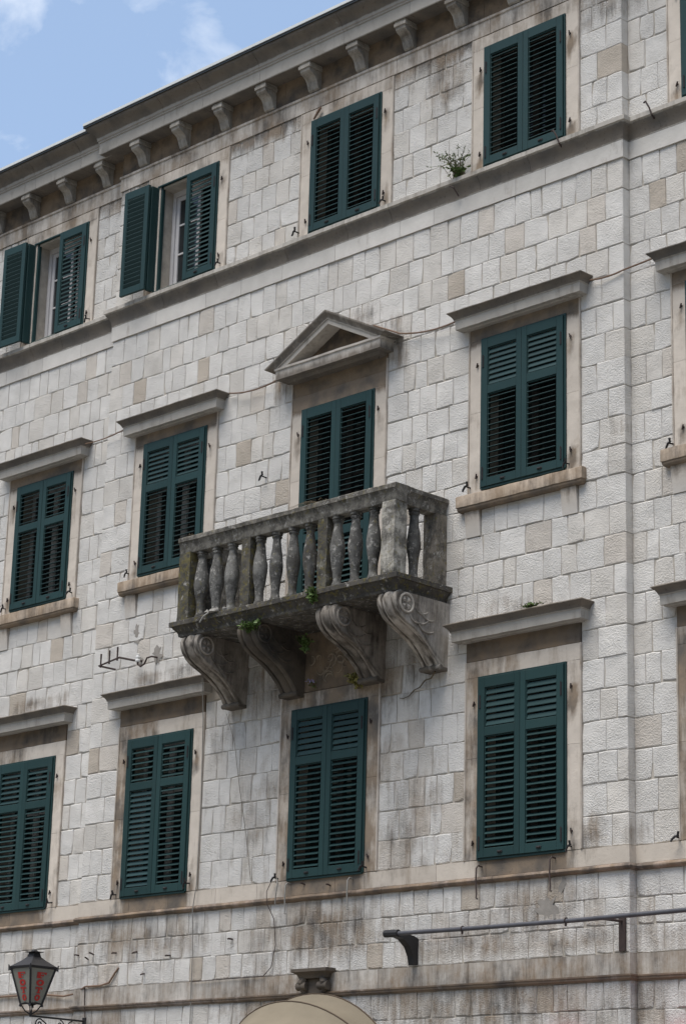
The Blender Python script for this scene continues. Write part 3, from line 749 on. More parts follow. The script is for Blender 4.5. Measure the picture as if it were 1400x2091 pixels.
        # leaves
        tl = TILT[c, f]
        for k, s in enumerate((1, -1)):
            t_ = tl[k]; hh = h-0.024
            if f == 3: sec = [('rail', 0.115, None), ('slats', hh-0.115-0.10, t_[0]), ('rail', 0.10, None)]
            elif (c, f) == ('C', 2): sec = [('rail', 0.12, None), ('slats', 1.49, t_[0]), ('rail', 0.11, None), ('slats', hh-0.12-1.49-0.11-0.11, t_[1]), ('rail', 0.11, None)]
            else:
                up_ = 0.44 if f == 1 else 0.46
                sec = [('rail', 0.115, None), ('slats', up_, t_[0]), ('rail', 0.10, None), ('slats', hh-0.115-up_-0.10-0.10, t_[1]), ('rail', 0.10, None)]
            od = 178 if (f == 3 and c in 'AB' and s == 1) else 0
            px = project((xc, 0, (z0+z1)/2)); rk = {'D': 0, 'C': 1, 'B': 2, 'A': 3, 'E': 4}[c]
            leaf(c, f, s, z0+0.001, z0+0.001+hh, sec, -0.10 if od else 0.0, od, rk)
# pick the 300 slats that show largest as parts, the rest joined
SLATS.sort(key=lambda q: q[0])
bpy.context.view_layer.update()
SM = {}; rest = MB(); nsl = 0
for rk, lf, x, y, z, tl, w in SLATS:
    key = round(w, 3)
    if key not in SM:
        SM[key] = [slat_mesh(w), None]
    rot = (-tl, 0, 0)     # outer (front) edge low
    if nsl < 300:
        if SM[key][1] is None:
            SM[key][1] = SM[key][0].build('slat', 'slat', lf, (x, y, z), rot=(tl, 0, 0))
        else: inst(SM[key][1], lf, (x, y, z), (tl, 0, 0))
        nsl += 1
    else:
        Mx = lf.matrix_world @ Matrix.Translation((x, y, z)) @ Matrix.Rotation(tl, 4, 'X')
        sm = SM[key][0]; rest.add([Mx @ Vector(v) for v in sm.v], sm.f, list(sm.c))
o = rest.build('slats', 'slat', ROOT); o['kind'] = 'stuff'

# --- pediment over the balcony door -------------------------------------------
winC2 = [o for o in bpy.data.objects if o.name.startswith('window') and o.type == 'MESH' and abs(o.location.x) < 1e-4 and o.data.name.startswith('window')]
winC2 = [o for o in winC2 if min(v.co.z for v in o.data.vertices) > 8 and min(v.co.z for v in o.data.vertices) < 9][0]
y = WY
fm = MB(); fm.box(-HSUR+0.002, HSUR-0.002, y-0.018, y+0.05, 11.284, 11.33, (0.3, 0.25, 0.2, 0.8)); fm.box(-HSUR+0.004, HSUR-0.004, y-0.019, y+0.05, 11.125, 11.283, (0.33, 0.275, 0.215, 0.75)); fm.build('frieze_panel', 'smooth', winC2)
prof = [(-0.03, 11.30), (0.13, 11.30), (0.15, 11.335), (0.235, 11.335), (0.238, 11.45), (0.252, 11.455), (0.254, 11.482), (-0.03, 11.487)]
PED = mould(prof, -0.90+0.238, 0.90-0.238, y, 0.02, 0.02, (0.47, 0.44, 0.40), 0.4, dfn=lambda x, z: 0.3 if z > 11.34 else 0.75, amp=0.004)
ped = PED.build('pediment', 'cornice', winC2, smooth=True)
za, tn = 12.03, 0.515; cs_ = 1/math.sqrt(1+tn*tn)
rp_ = [(0.02, 0.150), (0.235, 0.150), (0.238, 0.090), (0.252, 0.092), (0.254, 0.078), (0.262, 0.062), (0.28, 0.038), (0.296, 0.026), (0.30, 0.02), (0.30, 0.0), (-0.03, -0.005)]
for s in (-1, 1):
    mb = MB(); n = 10; V = []; C = []; F = []; P = len(rp_)
    for i in range(n+1):
        for d, t_ in rp_:
            zt = za-t_/cs_; xe = max(0.02, (zt-11.4885)/tn); x = xe*i/n
            V.append(jit((s*x+ (0.0004*s), y-d, zt-tn*x), 0.003, 5)); C.append((0.47, 0.44, 0.395, 0.65 if t_ < 0.08 else 0.25))
    for i in range(n):
        for k in range(P): F.append((i*P+k, i*P+(k+1) % P, (i+1)*P+(k+1) % P, (i+1)*P+k))
    F.append(tuple(n*P+k for k in range(P)))
    mb.add(V, F, C); mb.build('raking_cornice', 'cornice', ped, smooth=True)
mb = MB(); mb.add([(-0.95, y-0.012, 11.45), (0.95, y-0.012, 11.45), (0, y-0.012, 11.93)], [(0, 1, 2)], (0.14, 0.115, 0.09, 0.9)); mb.build('tympanum', 'smooth', ped)  # stained brown, darkened further so the recess looks shaded

# --- balcony ------------------------------------------------------------------
DK = (0.18, 0.170, 0.152)
sp = [(-0.03, 8.062), (0.80, 8.062), (0.832, 8.068), (0.838, 8.085), (0.845, 8.11), (0.862, 8.14), (0.89, 8.165), (0.90, 8.185), (0.925, 8.19), (0.925, 8.245), (0.915, 8.252), (-0.03, 8.258)]
def dslab(x, z): return 0.75 if z > 8.1 else 0.5
BAL = mould(sp, -0.975, 0.975, WY, 0.02, 0.02, DK, 0.5, seg=0.10, dfn=dslab, amp=0.006).build('balcony', 'balcony', ROOT, smooth=True)
def railprof(x): return [(-0.072, 9.105), (-0.078, 9.115), (-0.078, 9.185), (-0.086, 9.20), (-0.10, 9.225), (-0.108, 9.245), (-0.118, 9.25), (-0.118, 9.298), (-0.108, 9.307), (0.108, 9.307), (0.118, 9.298), (0.118, 9.25), (0.108, 9.245), (0.10, 9.225), (0.086, 9.20), (0.078, 9.185), (0.078, 9.115), (0.072, 9.105)]
def beam(a, b, name):
    a, b = Vector(a), Vector(b); d = (b-a).normalized(); sd2 = Vector((-d.y, d.x, 0)); n = max(2, int((b-a).length/0.12)); pr = railprof(0); P = len(pr)
    mb = MB(); V = []; F = []; C = []
    for i in range(n+1):
        p = a+(b-a)*i/n
        for u, z in pr: q = p+sd2*u; V.append(jit((q.x, q.y, z), 0.006, 4)); C.append((0.25, 0.235, 0.205, 0.5 if z > 9.2 else 0.3))
    for i in range(n):
        for k in range(P): F.append((i*P+k, i*P+(k+1) % P, (i+1)*P+(k+1) % P, (i+1)*P+k))
    F.append(tuple(range(P))); F.append(tuple(n*P+k for k in range(P)))
    mb.add(V, F, C); return mb.build(name, 'balcony', BAL, smooth=True)
YR, XRL = -0.722, 1.712
beam((-1.83, YR, 0), (1.83, YR, 0), 'handrail')
for s in (-1, 1): beam((s*XRL, YR+0.121, 0), (s*XRL, WY-0.002, 0), 'handrail')
def post(x, y, w, col, d):
    mb = MB(); V = []; C = []; F = []; n = 9
    for i in range(n+1):
        z = 8.25+0.858*i/n
        for (sx, sy) in ((-1, -1), (1, -1), (1, 1), (-1, 1)):
            V.append(jit((x+sx*w/2, y+sy*w/2, z), 0.009, 11)); C.append(col+(d*random.uniform(0.6, 1.2),))
    for i in range(n):
        for k in range(4): F.append((i*4+k, i*4+(k+1) % 4, (i+1)*4+(k+1) % 4, (i+1)*4+k))
    mb.add(V, F, C); return mb.build('post', 'balcony', BAL)
post(XRL, YR, 0.20, (0.46, 0.44, 0.39), 0.55); post(-XRL, YR, 0.20, (0.20, 0.195, 0.14), 1.2)
post(0.645, YR, 0.15, (0.22, 0.21, 0.17), 0.9); post(-0.645, YR, 0.15, (0.21, 0.20, 0.165), 0.9)
for s in (-1, 1): post(s*XRL, -0.045, 0.19, (0.33, 0.295, 0.245), 0.5)
bp = [(0.052, 0), (0.056, 0.02), (0.056, 0.05), (0.046, 0.07), (0.044, 0.12), (0.048, 0.20), (0.058, 0.28), (0.070, 0.36), (0.076, 0.43), (0.074, 0.50), (0.064, 0.58), (0.052, 0.66), (0.045, 0.73), (0.043, 0.775), (0.054, 0.79), (0.056, 0.805), (0.048, 0.815), (0.060, 0.825), (0.060, 0.86)]
def baluster(x, y, k):
    mb = MB(); c = shade((0.150, 0.148, 0.140), 0.8+0.45*random.random()); f_ = random.uniform(0.94, 1.07)
    fn = lambda p: c + (min(1, max(0, 0.15+0.6*(noise.noise((p[0]*3, p[1]*3, p[2]*2+k)))+random.random()*0.3)),)
    mb.lathe([(r*1.14*(f_ if 0.2 < z < 0.7 else 1), z) for r, z in bp], 14, x, y, 8.25, colfn=fn, phase=random.random())
    mb.v = [tuple(jit(v, 0.006, 13)) for v in mb.v]
    return mb.build('baluster', 'balcony', BAL, smooth=True)
for k, x in enumerate((-1.50, -1.225, -0.955, -0.464, -0.190, 0.096, 0.374, 0.825, 1.11, 1.40)): baluster(x, YR, k)
for k, s in enumerate((-1, 1)): baluster(s*XRL, -0.40, 20+k)

# scroll brackets under the balcony
CURVE = [(-0.73, 8.061), (-0.782, 8.03), (-0.808, 7.98), (-0.802, 7.925), (-0.775, 7.865), (-0.72, 7.80), (-0.64, 7.745), (-0.54, 7.70), (-0.45, 7.66), (-0.36, 7.61), (-0.27, 7.545), (-0.185, 7.47), (-0.12, 7.395), (-0.085, 7.335)]
def corbel(xc, tone, dirt_shade):
    mb = MB(); w = 0.155
    us = [-1, -0.93, -0.86, -0.72, -0.58, -0.50, -0.42, -0.22, 0, 0.22, 0.42, 0.50, 0.58, 0.72, 0.86, 0.93, 1]
    offs = [0.0, 0.012, 0.018, 0.02, 0.014, -0.014, 0.006, 0.026, 0.032, 0.026, 0.006, -0.014, 0.014, 0.02, 0.018, 0.012, 0.0]
    V = []; C = []; F = []; P = len(us); N = len(CURVE)
    col = lambda d=0: tone + (min(1, max(0, dirt_shade+d)),)
    for i, (yy, zz) in enumerate(CURVE):
        a = Vector((CURVE[max(0, i-1)])); b = Vector((CURVE[min(N-1, i+1)])); tg = (b-a).normalized(); nrm = Vector((tg.y, -tg.x))
        if nrm.x > 0: nrm = -nrm
        taper = 1-0.12*(i/(N-1))
        for u, of in zip(us, offs):
            q = Vector((yy, zz)) + nrm*of*(1.0 if i < N-1 else 0.6)
            V.append(jit((xc+u*w*taper, q.x, q.y), 0.003, 8)); C.append(col(0.35 if of < 0 else random.uniform(-0.15, 0.25)))
    for i in range(N-1):
        for k in range(P-1): F.append((i*P+k, i*P+k+1, (i+1)*P+k+1, (i+1)*P+k))
    base = len(V)
    for k, s in ((0, -1), (P-1, 1)):
        x = xc+s*w; tp = 1-0.12
        V += [(x, WY+0.02, 8.061), (xc+s*w*tp, WY+0.02, 7.30)]; C += [col(), col()]
        F.append(tuple([i*P+k for i in range(N)] + [len(V)-1, len(V)-2]))
    F.append((base, base+2, P-1, 0)) if False else None
    mb.add(V, F, C)
    # small roll at the foot and fillet at the head
    mb.tube([(xc-0.155, -0.075, 7.315), (xc-0.05, -0.08, 7.318), (xc+0.05, -0.08, 7.318), (xc+0.155, -0.075, 7.315)], [0.030, 0.036, 0.036, 0.030], 10, col(0.2))
    mb.box(xc-0.14, xc+0.14, -0.10, WY+0.02, 7.285, 7.33, col(0.4), 0.006)
    co_ = mb.build('corbel', 'corbel', BAL, smooth=True)
    # carved volute, rosette and leaf curls on the flanks
    for s in (-1, 1):
        cv = MB(); x = xc+s*0.153; cy_, cz_ = -0.655, 7.935
        ring = [(x+s*0.006, cy_+0.105*math.cos(a), cz_+0.105*math.sin(a)) for a in [2*math.pi*k/20 for k in range(21)]]
        cv.tube(ring, 0.014, 6, col(-0.1))
        for k in range(4):
            a = math.pi/4+k*math.pi/2
            pts = [(x+s*0.002, cy_+r*math.cos(a+da), cz_+r*math.sin(a+da)) for r, da in ((0.012, 0), (0.045, 0.5), (0.078, 0.42), (0.085, 0), (0.078, -0.42), (0.045, -0.5))]
            ctr = (x+s*0.020, cy_+0.05*math.cos(a), cz_+0.05*math.sin(a))
            cv.add(pts+[ctr], [(i, (i+1) % 6, 6) for i in range(6)], col(0))
        for (ay, az, r, a0, a1) in ((-0.40, 7.985, 0.13, 3.6, 5.6), (-0.27, 7.96, 0.16, 3.4, 5.2), (-0.42, 7.90, 0.16, 3.9, 5.7), (-0.30, 7.85, 0.19, 3.7, 5.3), (-0.48, 7.86, 0.12, 3.3, 5.2)):
            n = 9; pts = [(x+s*0.001, ay+r*math.cos(a0+(a1-a0)*i/n), az+r*math.sin(a0+(a1-a0)*i/n)) for i in range(n+1)]
            cv.tube(pts, [0.002]+[0.007+0.004*math.sin(math.pi*i/n) for i in range(1, n)]+[0.002], 5, col(0.05))
        cv.build('carving', 'corbel', co_, smooth=True)
for xc, tn_, d in ((1.705, (0.44, 0.405, 0.36), 0.40), (0.735, (0.36, 0.325, 0.285), 0.50), (-0.575, (0.17, 0.155, 0.14), 0.75), (-1.585, (0.38, 0.345, 0.305), 0.45)): corbel(xc, tn_, d)
# carved panel between the inner brackets
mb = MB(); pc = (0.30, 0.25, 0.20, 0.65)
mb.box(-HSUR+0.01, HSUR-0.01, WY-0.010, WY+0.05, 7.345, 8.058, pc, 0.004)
pn = mb.build('carved_panel', 'smooth', BAL)
cv = MB()
for k in range(26):
    ax, az = random.uniform(-0.33, 0.48), random.uniform(7.42, 7.95); r = random.uniform(0.04, 0.10); a0 = random.uniform(0, 6.3); n = 8
    cv.tube([(ax+r*(1-0.06*i)*math.cos(a0+0.55*i), WY-0.012, az+r*(1-0.06*i)*math.sin(a0+0.55*i)) for i in range(n)], [0.004+0.008*math.sin(math.pi*i/(n-1)) for i in range(n)], 5, (0.33, 0.28, 0.22, 0.45))
cv.build('relief', 'smooth', pn, smooth=True)['kind'] = 'stuff'
for s in (-1, 1):
    fr = MB(); fr.box(min(s*0.77, s*0.80), max(s*0.77, s*0.80), WY-0.03, WY-0.008, 7.35, 8.05, (0.36, 0.3, 0.24, 0.6), 0.005); fr.build('edge_moulding', 'smooth', pn)

# --- ironwork fixed in the wall ------------------------------------------------
DOG = None
dogs = [(2.164, 9.37), (3.607, 9.36), (-0.80, 13.37), (0.717, 13.36), (3.62, 5.175), (-0.78, 5.17), (0.66, 5.185), (-3.718, 5.19), (-2.33, 5.23), (-3.82, 9.39), (-2.287, 13.37), (-1.247, 10.19)]
dogsw = [(-5.14, 9.37), (-6.61, 9.38), (-5.12, 13.35), (-5.14, 5.2), (4.92, 5.165), (4.94, 9.33)]
for i, (x, z, y) in enumerate([(x, z, WY) for x, z in dogs] + [(x, z, WY+DW) for x, z in dogsw]):
    if DOG is None:
        mb = MB(); mb.tube([(0, 0.02, 0), (0, -0.075, 0.0), (-0.01, -0.095, 0.006)], 0.010, 6)
        mb.tube([(-0.045, -0.085, -0.030), (-0.015, -0.092, 0.0), (0.028, -0.088, 0.016)], [0.012, 0.014, 0.010], 6)
        mb.tube([(-0.045, -0.085, -0.030), (-0.050, -0.092, -0.052)], [0.014, 0.010], 6)
        mb.tube([(0.015, -0.09, 0.012), (0.022, -0.10, 0.055)], [0.012, 0.014], 6)
        DOG = mb.build('shutter_dog', 'iron', ROOT, (x, y, z), smooth=True)
    else:
        inst(DOG, ROOT, (x, y, z), (random.uniform(-.15, .15), random.uniform(-0.3, 0.3), random.uniform(-.3, .3)), [random.uniform(0.85, 1.05)]*3)
PIN = None
for c in 'ABCDE':
    for f in (1, 2, 3):
        z0, z1 = win_z(c, f)
        for s in (-1, 1):
            for zz in (z0+0.17, z1-0.29):
                if (c, f) == ('C', 2) and zz < 9.5: continue
                p = (WIN[c]+s*0.685, face_y(c)-0.012, zz+random.uniform(-0.02, 0.02))
                if PIN is None:
                    mb = MB(); mb.tube([(0, 0.02, 0), (0, -0.022, 0)], [0.016, 0.012], 7); mb.tube([(0, -0.02, -0.03), (0.004, -0.024, 0.028)], 0.009, 6)
                    PIN = mb.build('hinge_pin', 'rust', ROOT, p)
                else: inst(PIN, ROOT, p, (0, random.uniform(-.4, .4), 0))
PEG = None
for x, z in ((-4.40, 4.468), (-4.10, 4.461), (-4.21, 4.407), (-3.664, 4.461), (-3.266, 4.455), (-2.641, 4.376), (-3.104, 4.18), (-1.53, 4.51), (-0.32, 5.06), (0.1, 5.02)):
    if PEG is None:
        mb = MB(); mb.tube([(0, 0.02, 0), (-0.005, -0.06, 0.006), (0.0, -0.075, 0.0)], 0.010, 6); PEG = mb.build('iron_peg', 'rust', ROOT, (x, WY, z))
    else: inst(PEG, ROOT, (x, WY, z), (random.uniform(-.3, .3), 0, random.uniform(-.4, .4)))
# iron hooks on the sill cornice of the top floor
for x, z, y, dr in ((3.55, 13.18, WY-0.11, -1), (4.78, 13.17, WY+DW-0.11, -1), (1.93, 13.14, WY-0.10, 0)):
    mb = MB(); mb.tube([(0, 0.04, -0.02), (0.01, -0.02, 0.0), (-0.02, -0.03, 0.10), (-0.06, -0.04, 0.18), (-0.09, -0.03, 0.175)] if dr else [(0.05, 0.03, -0.12), (0.02, -0.03, -0.02), (-0.04, -0.03, 0.02)], 0.010, 6)
    mb.build('iron_hook', 'rust', ROOT, (x, y, z))
# hooks hanging below the first floor sills
for x, z, c in ((-0.555, 5.085, 'wire'), (0.455, 5.07, 'wire'), (2.39, 5.055, 'rust'), (3.41, 5.065, 'rust')):
    mb = MB(); mb.tube([(0, 0.06, 0.0), (0, -0.02, 0.01), (-0.004, -0.045, -0.02), (0.0, -0.055, -0.16), (0.006, -0.05, -0.30), (0.012, -0.062, -0.345), (0.03, -0.06, -0.352)], 0.009, 6)
    mb.build('hanging_hook', c, ROOT, (x, 0.0, z), smooth=True)
# keystone console over the door
mb = MB(); kx = -0.075; kc = (0.135, 0.122, 0.112, 0.6)
kp = [(0.0, 3.845), (0.05, 3.845), (0.055, 3.99), (0.07, 4.0), (0.09, 4.03), (0.13, 4.05), (0.135, 4.085), (-0.02, 4.09)]
mb2 = mould([(-0.03, 3.985), (0.10, 3.985), (0.105, 4.0), (0.115, 4.025), (0.145, 4.045), (0.165, 4.055), (0.168, 4.09), (-0.03, 4.10)], kx-0.28+0.165, kx+0.28-0.165, WY, 0.02, 0.02, kc[:3], 0.6)
ks = mb2.build('keystone', 'cornice', ROOT, smooth=True)
for s in (-1, 1):
    mb = MB(); mb.tube([(kx+s*0.17-0.07, WY-0.075, 3.90), (kx+s*0.17, WY-0.085, 3.90), (kx+s*0.17+0.07, WY-0.075, 3.90)], [0.050, 0.038, 0.055], 12, kc)
    mb.tube([(kx+s*0.15, WY-0.06, 3.985), (kx+s*0.18, WY-0.09, 3.94), (kx+s*0.17, WY-0.06, 3.86), (kx+s*0.12, WY-0.03, 3.80)], [0.05, 0.045, 0.04, 0.02], 9, kc); mb.build('scroll', 'cornice', ks, smooth=True)
mb = MB(); mb.box(kx-0.17, kx+0.17, WY-0.05, WY+0.02, 3.78, 3.985, kc, 0.01); mb.build('console_block', 'cornice', ks)

# ------------------------------------------------------------------ steel rail on brackets
RAIL = empty('awning_rail', (1.47, WY, 4.05))
tag(RAIL, 'long dark steel pipe carried on iron brackets above the lower moulding', 'rail')
def rel(o): return lambda p: (p[0]-o.location.x, p[1]-o.location.y, p[2]-o.location.z)
R_ = rel(RAIL); YP = -0.33
mb = MB(); mb.tube([R_((1.40, YP, 4.365)), R_((2.6, YP, 4.355)), R_((4.0, YP, 4.352)), R_((6.2, YP, 4.375))], 0.024, 10); mb.build('pipe', 'pipe', RAIL, smooth=True)
for xb in (2.45, 3.85): 
    mb = MB(); mb.tube([R_((xb, YP, 4.36)), R_((xb+0.012, YP, 4.36))], 0.030, 10); mb.tube([R_((xb, YP, 4.335)), R_((xb, YP, 4.30))], 0.012, 6); mb.build('clamp', 'rust', RAIL)
mb = MB(); side = [(0.0, 4.06), (-0.07, 4.06), (-0.09, 4.15), (-0.14, 4.25), (-0.24, 4.32), (-0.36, 4.345), (-0.37, 4.39), (-0.28, 4.40), (-0.2, 4.385), (-0.08, 4.37), (0.0, 4.345)]
V = [R_((x, WY+yy, z)) for x in (1.385, 1.475) for yy, z in side]; V = [tuple(jit(v, 0.008, 14)) for v in V]; n = len(side)
mb.add(V, [tuple(range(n)), tuple(range(n, 2*n))] + [(i, (i+1) % n, n+(i+1) % n, n+i) for i in range(n)]); mb.tube([R_((1.33, YP, 4.37)), R_((1.53, YP, 4.365))], 0.042, 9)
mb.build('bracket', 'iron', RAIL)
mb = MB(); mb.box(*[v for q in ((4.245-1.47, 4.325-1.47), (-0.03, -0.002), (4.06-4.05, 4.44-4.05)) for v in q], b=0.003); mb.tube([R_((4.285, WY-0.02, 4.36)), R_((4.285, YP, 4.352))], 0.014, 6); mb.build('bracket', 'rust', RAIL)

# ------------------------------------------------------------------ lantern
LX, LY = -4.215, -0.80
LAN = empty('wall_lantern', (LX, WY, 3.40)); tag(LAN, 'black four-sided wall lantern with red FOTO lettering on its panes', 'lantern')
Q = rel(LAN)
mb = MB()
def frus(z0, r0, z1, r1):
    V = [Q((LX+sx*r0, LY+sy*r0, z0)) for sx, sy in ((-1,-1),(1,-1),(1,1),(-1,1))] + [Q((LX+sx*r1, LY+sy*r1, z1)) for sx, sy in ((-1,-1),(1,-1),(1,1),(-1,1))]
    return V, [(0,1,5,4),(1,2,6,5),(2,3,7,6),(3,0,4,7),(3,2,1,0),(4,5,6,7)]
for a in ((4.225, 0.205, 4.245, 0.210), (4.245, 0.205, 4.33, 0.095), (4.33, 0.095, 4.365, 0.062), (4.365, 0.062, 4.415, 0.048), (4.415, 0.050, 4.420, 0.078)): mb.add(*frus(*a))
for a in ((4.420, 0.080, 4.428, 0.080), (4.428, 0.04, 4.452, 0.018)): mb.add(*frus(*a))
mb.build('lamp_roof', 'iron', LAN)
ZT, ZB, RT_, RB = 4.225, 3.79, 0.195, 0.092
mb = MB()
for sx, sy in ((-1,-1),(1,-1),(1,1),(-1,1)):
    mb.tube([Q((LX+sx*RT_, LY+sy*RT_, ZT)), Q((LX+sx*RB, LY+sy*RB, ZB))], 0.013, 6)
    mb.tube([Q((LX+sx*(RT_+.012), LY+sy*(RT_+.012), ZT-0.03)), Q((LX+sx*(RT_+.022), LY+sy*(RT_+.022), ZT+0.04))], [0.018, 0.006], 6)
    mb.tube([Q((LX+sx*RB, LY+sy*RB, ZB)), Q((LX+sx*(RB+0.004), LY+sy*(RB+0.004), ZB-0.03))], 0.016, 6)
    mb.tube([Q((LX+sx*RB, LY+sy*RB, ZB)), Q((LX+sx*0.05, LY+sy*0.05, 3.71)), Q((LX, LY, 3.665))], 0.008, 6)
for k in range(4):
    a = ((-1,-1),(1,-1),(1,1),(-1,1)); p, q = a[k], a[(k+1) % 4]
    mb.tube([Q((LX+p[0]*RB, LY+p[1]*RB, ZB)), Q((LX+(p[0]+q[0])/2*RB, LY+(p[1]+q[1])/2*RB, ZB+0.015)), Q((LX+q[0]*RB, LY+q[1]*RB, ZB))], 0.009, 6)
    mb.tube([Q((LX+p[0]*RT_, LY+p[1]*RT_, ZT)), Q((LX+q[0]*RT_, LY+q[1]*RT_, ZT))], 0.010, 6)
mb.tube([Q((LX, LY, 3.69)), Q((LX, LY, 3.64))], [0.022, 0.014], 8)
mb.build('lamp_frame', 'iron', LAN)
# panes with letters: local (u across, v down) on each face
GLY = {'F': [(0, 0, .10, 1), (.0, 0, 1, .18), (.84, .14, 1, .36), (.12, 0, .40, 1), (.35, .42, .70, .58), (.62, .34, .74, .66), (0, .84, .60, 1)],
       'T': [(0, 0, 1, .20), (0, .16, .14, .40), (.86, .16, 1, .40), (.36, 0, .64, 1), (.20, .84, .80, 1)]}
for (nx, ny) in ((0, -1), (1, 0), (0, 1), (-1, 0)):
    tx, ty = -ny, nx
    def FP(u, v, out=0.0):      # u in -1..1 across the face, v 0 (top)..1 (bottom)
        r = RT_+(RB-RT_)*v; z = ZT+(ZB-ZT)*v; rr = r+out-0.004
        return Q((LX+nx*rr+tx*u*r, LY+ny*rr+ty*u*r, z))
    mb = MB(); mb.add([FP(-0.94, 0.02), FP(0.94, 0.02), FP(0.90, 0.99), FP(-0.90, 0.99)], [(0, 1, 2, 3)])
    pane = mb.build('pane', 'milk', LAN)
    lt = MB()
    for i, ch in enumerate('FOTO'):
        v0, v1 = 0.13+0.205*i, 0.13+0.205*i+0.165; W2 = 0.40-0.01*i
        if ch == 'O':
            n = 20; V = []
            for k in range(n):
                a = 2*math.pi*k/n
                V += [FP(W2*math.cos(a), (v0+v1)/2+0.088*math.sin(a), 0.006), FP(W2*0.40*math.cos(a), (v0+v1)/2+0.040*math.sin(a), 0.006)]
            lt.add(V, [(2*k, 2*((k+1) % n), 2*((k+1) % n)+1, 2*k+1) for k in range(n)])
        else:
            for j, (a0, b0, a1, b1) in enumerate(GLY[ch]):
                e = 0.006+0.0004*j
                U0, U1 = -W2+2*W2*a0, -W2+2*W2*a1
                lt.add([FP(U0, v0+(v1-v0)*b0, e), FP(U1, v0+(v1-v0)*b0, e), FP(U1, v0+(v1-v0)*b1, e), FP(U0, v0+(v1-v0)*b1, e)], [(0, 1, 2, 3)])
    lt.build('lettering', 'redletter', pane)
mb = MB(); mb.tube([Q((LX, LY, 3.652)), Q((LX, -0.3, 3.648)), Q((LX, WY-0.01, 3.645))], 0.012, 8); mb.build('arm', 'iron', LAN)
mb = MB(); mb.box(LX-0.03-LX, LX+0.03-LX, -0.02, 0.0, 3.22-3.40, 3.69-3.40, b=0.004); mb.build('wall_plate', 'iron', LAN)
def spiral(cy, cz, r0, a0, turns, sgn=1, n=26):
    return [Q((LX, cy+r0*(1-0.85*i/n)*math.cos(a0+sgn*turns*2*math.pi*i/n), cz+r0*(1-0.85*i/n)*math.sin(a0+sgn*turns*2*math.pi*i/n))) for i in range(n+1)]
mb = MB()
mb.tube([Q((LX, -0.02, 3.28)), Q((LX, -0.28, 3.33)), Q((LX, -0.46, 3.46)), Q((LX, -0.56, 3.58)), Q((LX, -0.64, 3.625))] + spiral(-0.66, 3.565, 0.062, 1.4, 1.4), 0.009, 6)
mb.tube(spiral(-0.33, 3.57, 0.06, 1.57, 1.5, -1), 0.008, 6)
mb.tube(spiral(-0.14, 3.54, 0.09, 1.57, 1.3), 0.008, 6)
mb.build('scrollwork', 'iron', LAN)

# ------------------------------------------------------------------ awnings
AWN = empty('dome_awning', (-0.075, WY, 2.45)); tag(AWN, 'beige canvas dome awning below the dark stone keystone', 'awning')
RX, RZ, RY = 1.45, 1.36, 1.25
phis = [0.06, 0.42, 0.80, 1.18, 1.55]
for k in range(4):
    mb = MB(); N, Mm = 36, 8; V = []
    for j in range(Mm+1):
        ph = phis[k]+(phis[k+1]-phis[k])*j/Mm; sag = 0.035*math.sin(math.pi*j/Mm)
        for i in range(N+1):
            th = math.pi*i/N; q = math.sin(th)*(1-sag)
            V.append((-RX*math.cos(th)*(1-sag*0.3), -RY*q*math.sin(ph)-0.01, RZ*q*math.cos(ph)))
    F = [(j*(N+1)+i, j*(N+1)+i+1, (j+1)*(N+1)+i+1, (j+1)*(N+1)+i) for j in range(Mm) for i in range(N)]
    mb.add(V, F); pnl = mb.build('canvas_panel', 'canvas', AWN, smooth=True)
for ph in phis:
    mb = MB(); mb.tube([(-RX*math.cos(math.pi*i/36), -RY*math.sin(math.pi*i/36)*math.sin(ph)-0.01, RZ*math.sin(math.pi*i/36)*math.cos(ph)+0.002) for i in range(37)], 0.010, 6)
    mb.build('rib', 'seam', AWN, smooth=True)
for i, (xa, xb, lb) in enumerate(((3.30, 3.78, 'narrow red awning top at the bottom edge, left of the pair'), (4.72, 6.2, 'wide red awning top at the bottom right corner'))):
    yy = WY if i == 0 else WY+DW
    A = empty('red_awning', (xa, yy, 3.0)); tag(A, lb, 'awning', 'red awnings over the shops')
    mb = MB(); mb.box(0, xb-xa, -0.14, -0.01, 0.20, 0.318, b=0.03); mb.build('cassette', 'red', A)
    mb = MB(); mb.add([(0.02, -0.145, 0.22), (xb-xa-0.02, -0.145, 0.22), (xb-xa-0.02, -0.9, -0.75), (0.02, -0.9, -0.75), (xb-xa-0.02, -0.902, -0.95), (0.02, -0.902, -0.95)], [(0, 1, 2, 3), (3, 2, 4, 5)]); mb.build('canvas', 'red', A)

# ------------------------------------------------------------------ insulators and cables
INS = empty('insulator_bracket', (-4.15, WY, 8.2)); tag(INS, 'rusty iron bracket with three upright pins above the left hood', 'bracket')
Q2 = rel(INS)
mb = MB(); mb.tube([Q2((-3.46, WY+0.03, 8.17)), Q2((-3.50, -0.05, 8.16)), Q2((-3.66, -0.17, 8.20)), Q2((-4.06, -0.17, 8.145)), Q2((-3.95, 0.02, 8.115))], 0.014, 6); mb.build('arm', 'rust', INS)
for x in (-4.03, -3.86, -3.70):
    z = 8.145+(x+4.06)*0.137
    mb = MB(); mb.tube([Q2((x, -0.17, z-0.03)), Q2((x, -0.17, z+0.13))], [0.012, 0.009], 6); mb.tube([Q2((x, -0.17, z+0.08)), Q2((x, -0.17, z+0.15))], 0.012, 6); mb.build('pin', 'rust', INS)
IN2 = empty('insulator', (-3.25, WY, 8.15)); tag(IN2, 'white porcelain insulator on a curved iron hook beside the pronged bracket', 'insulator')
Q3 = rel(IN2)
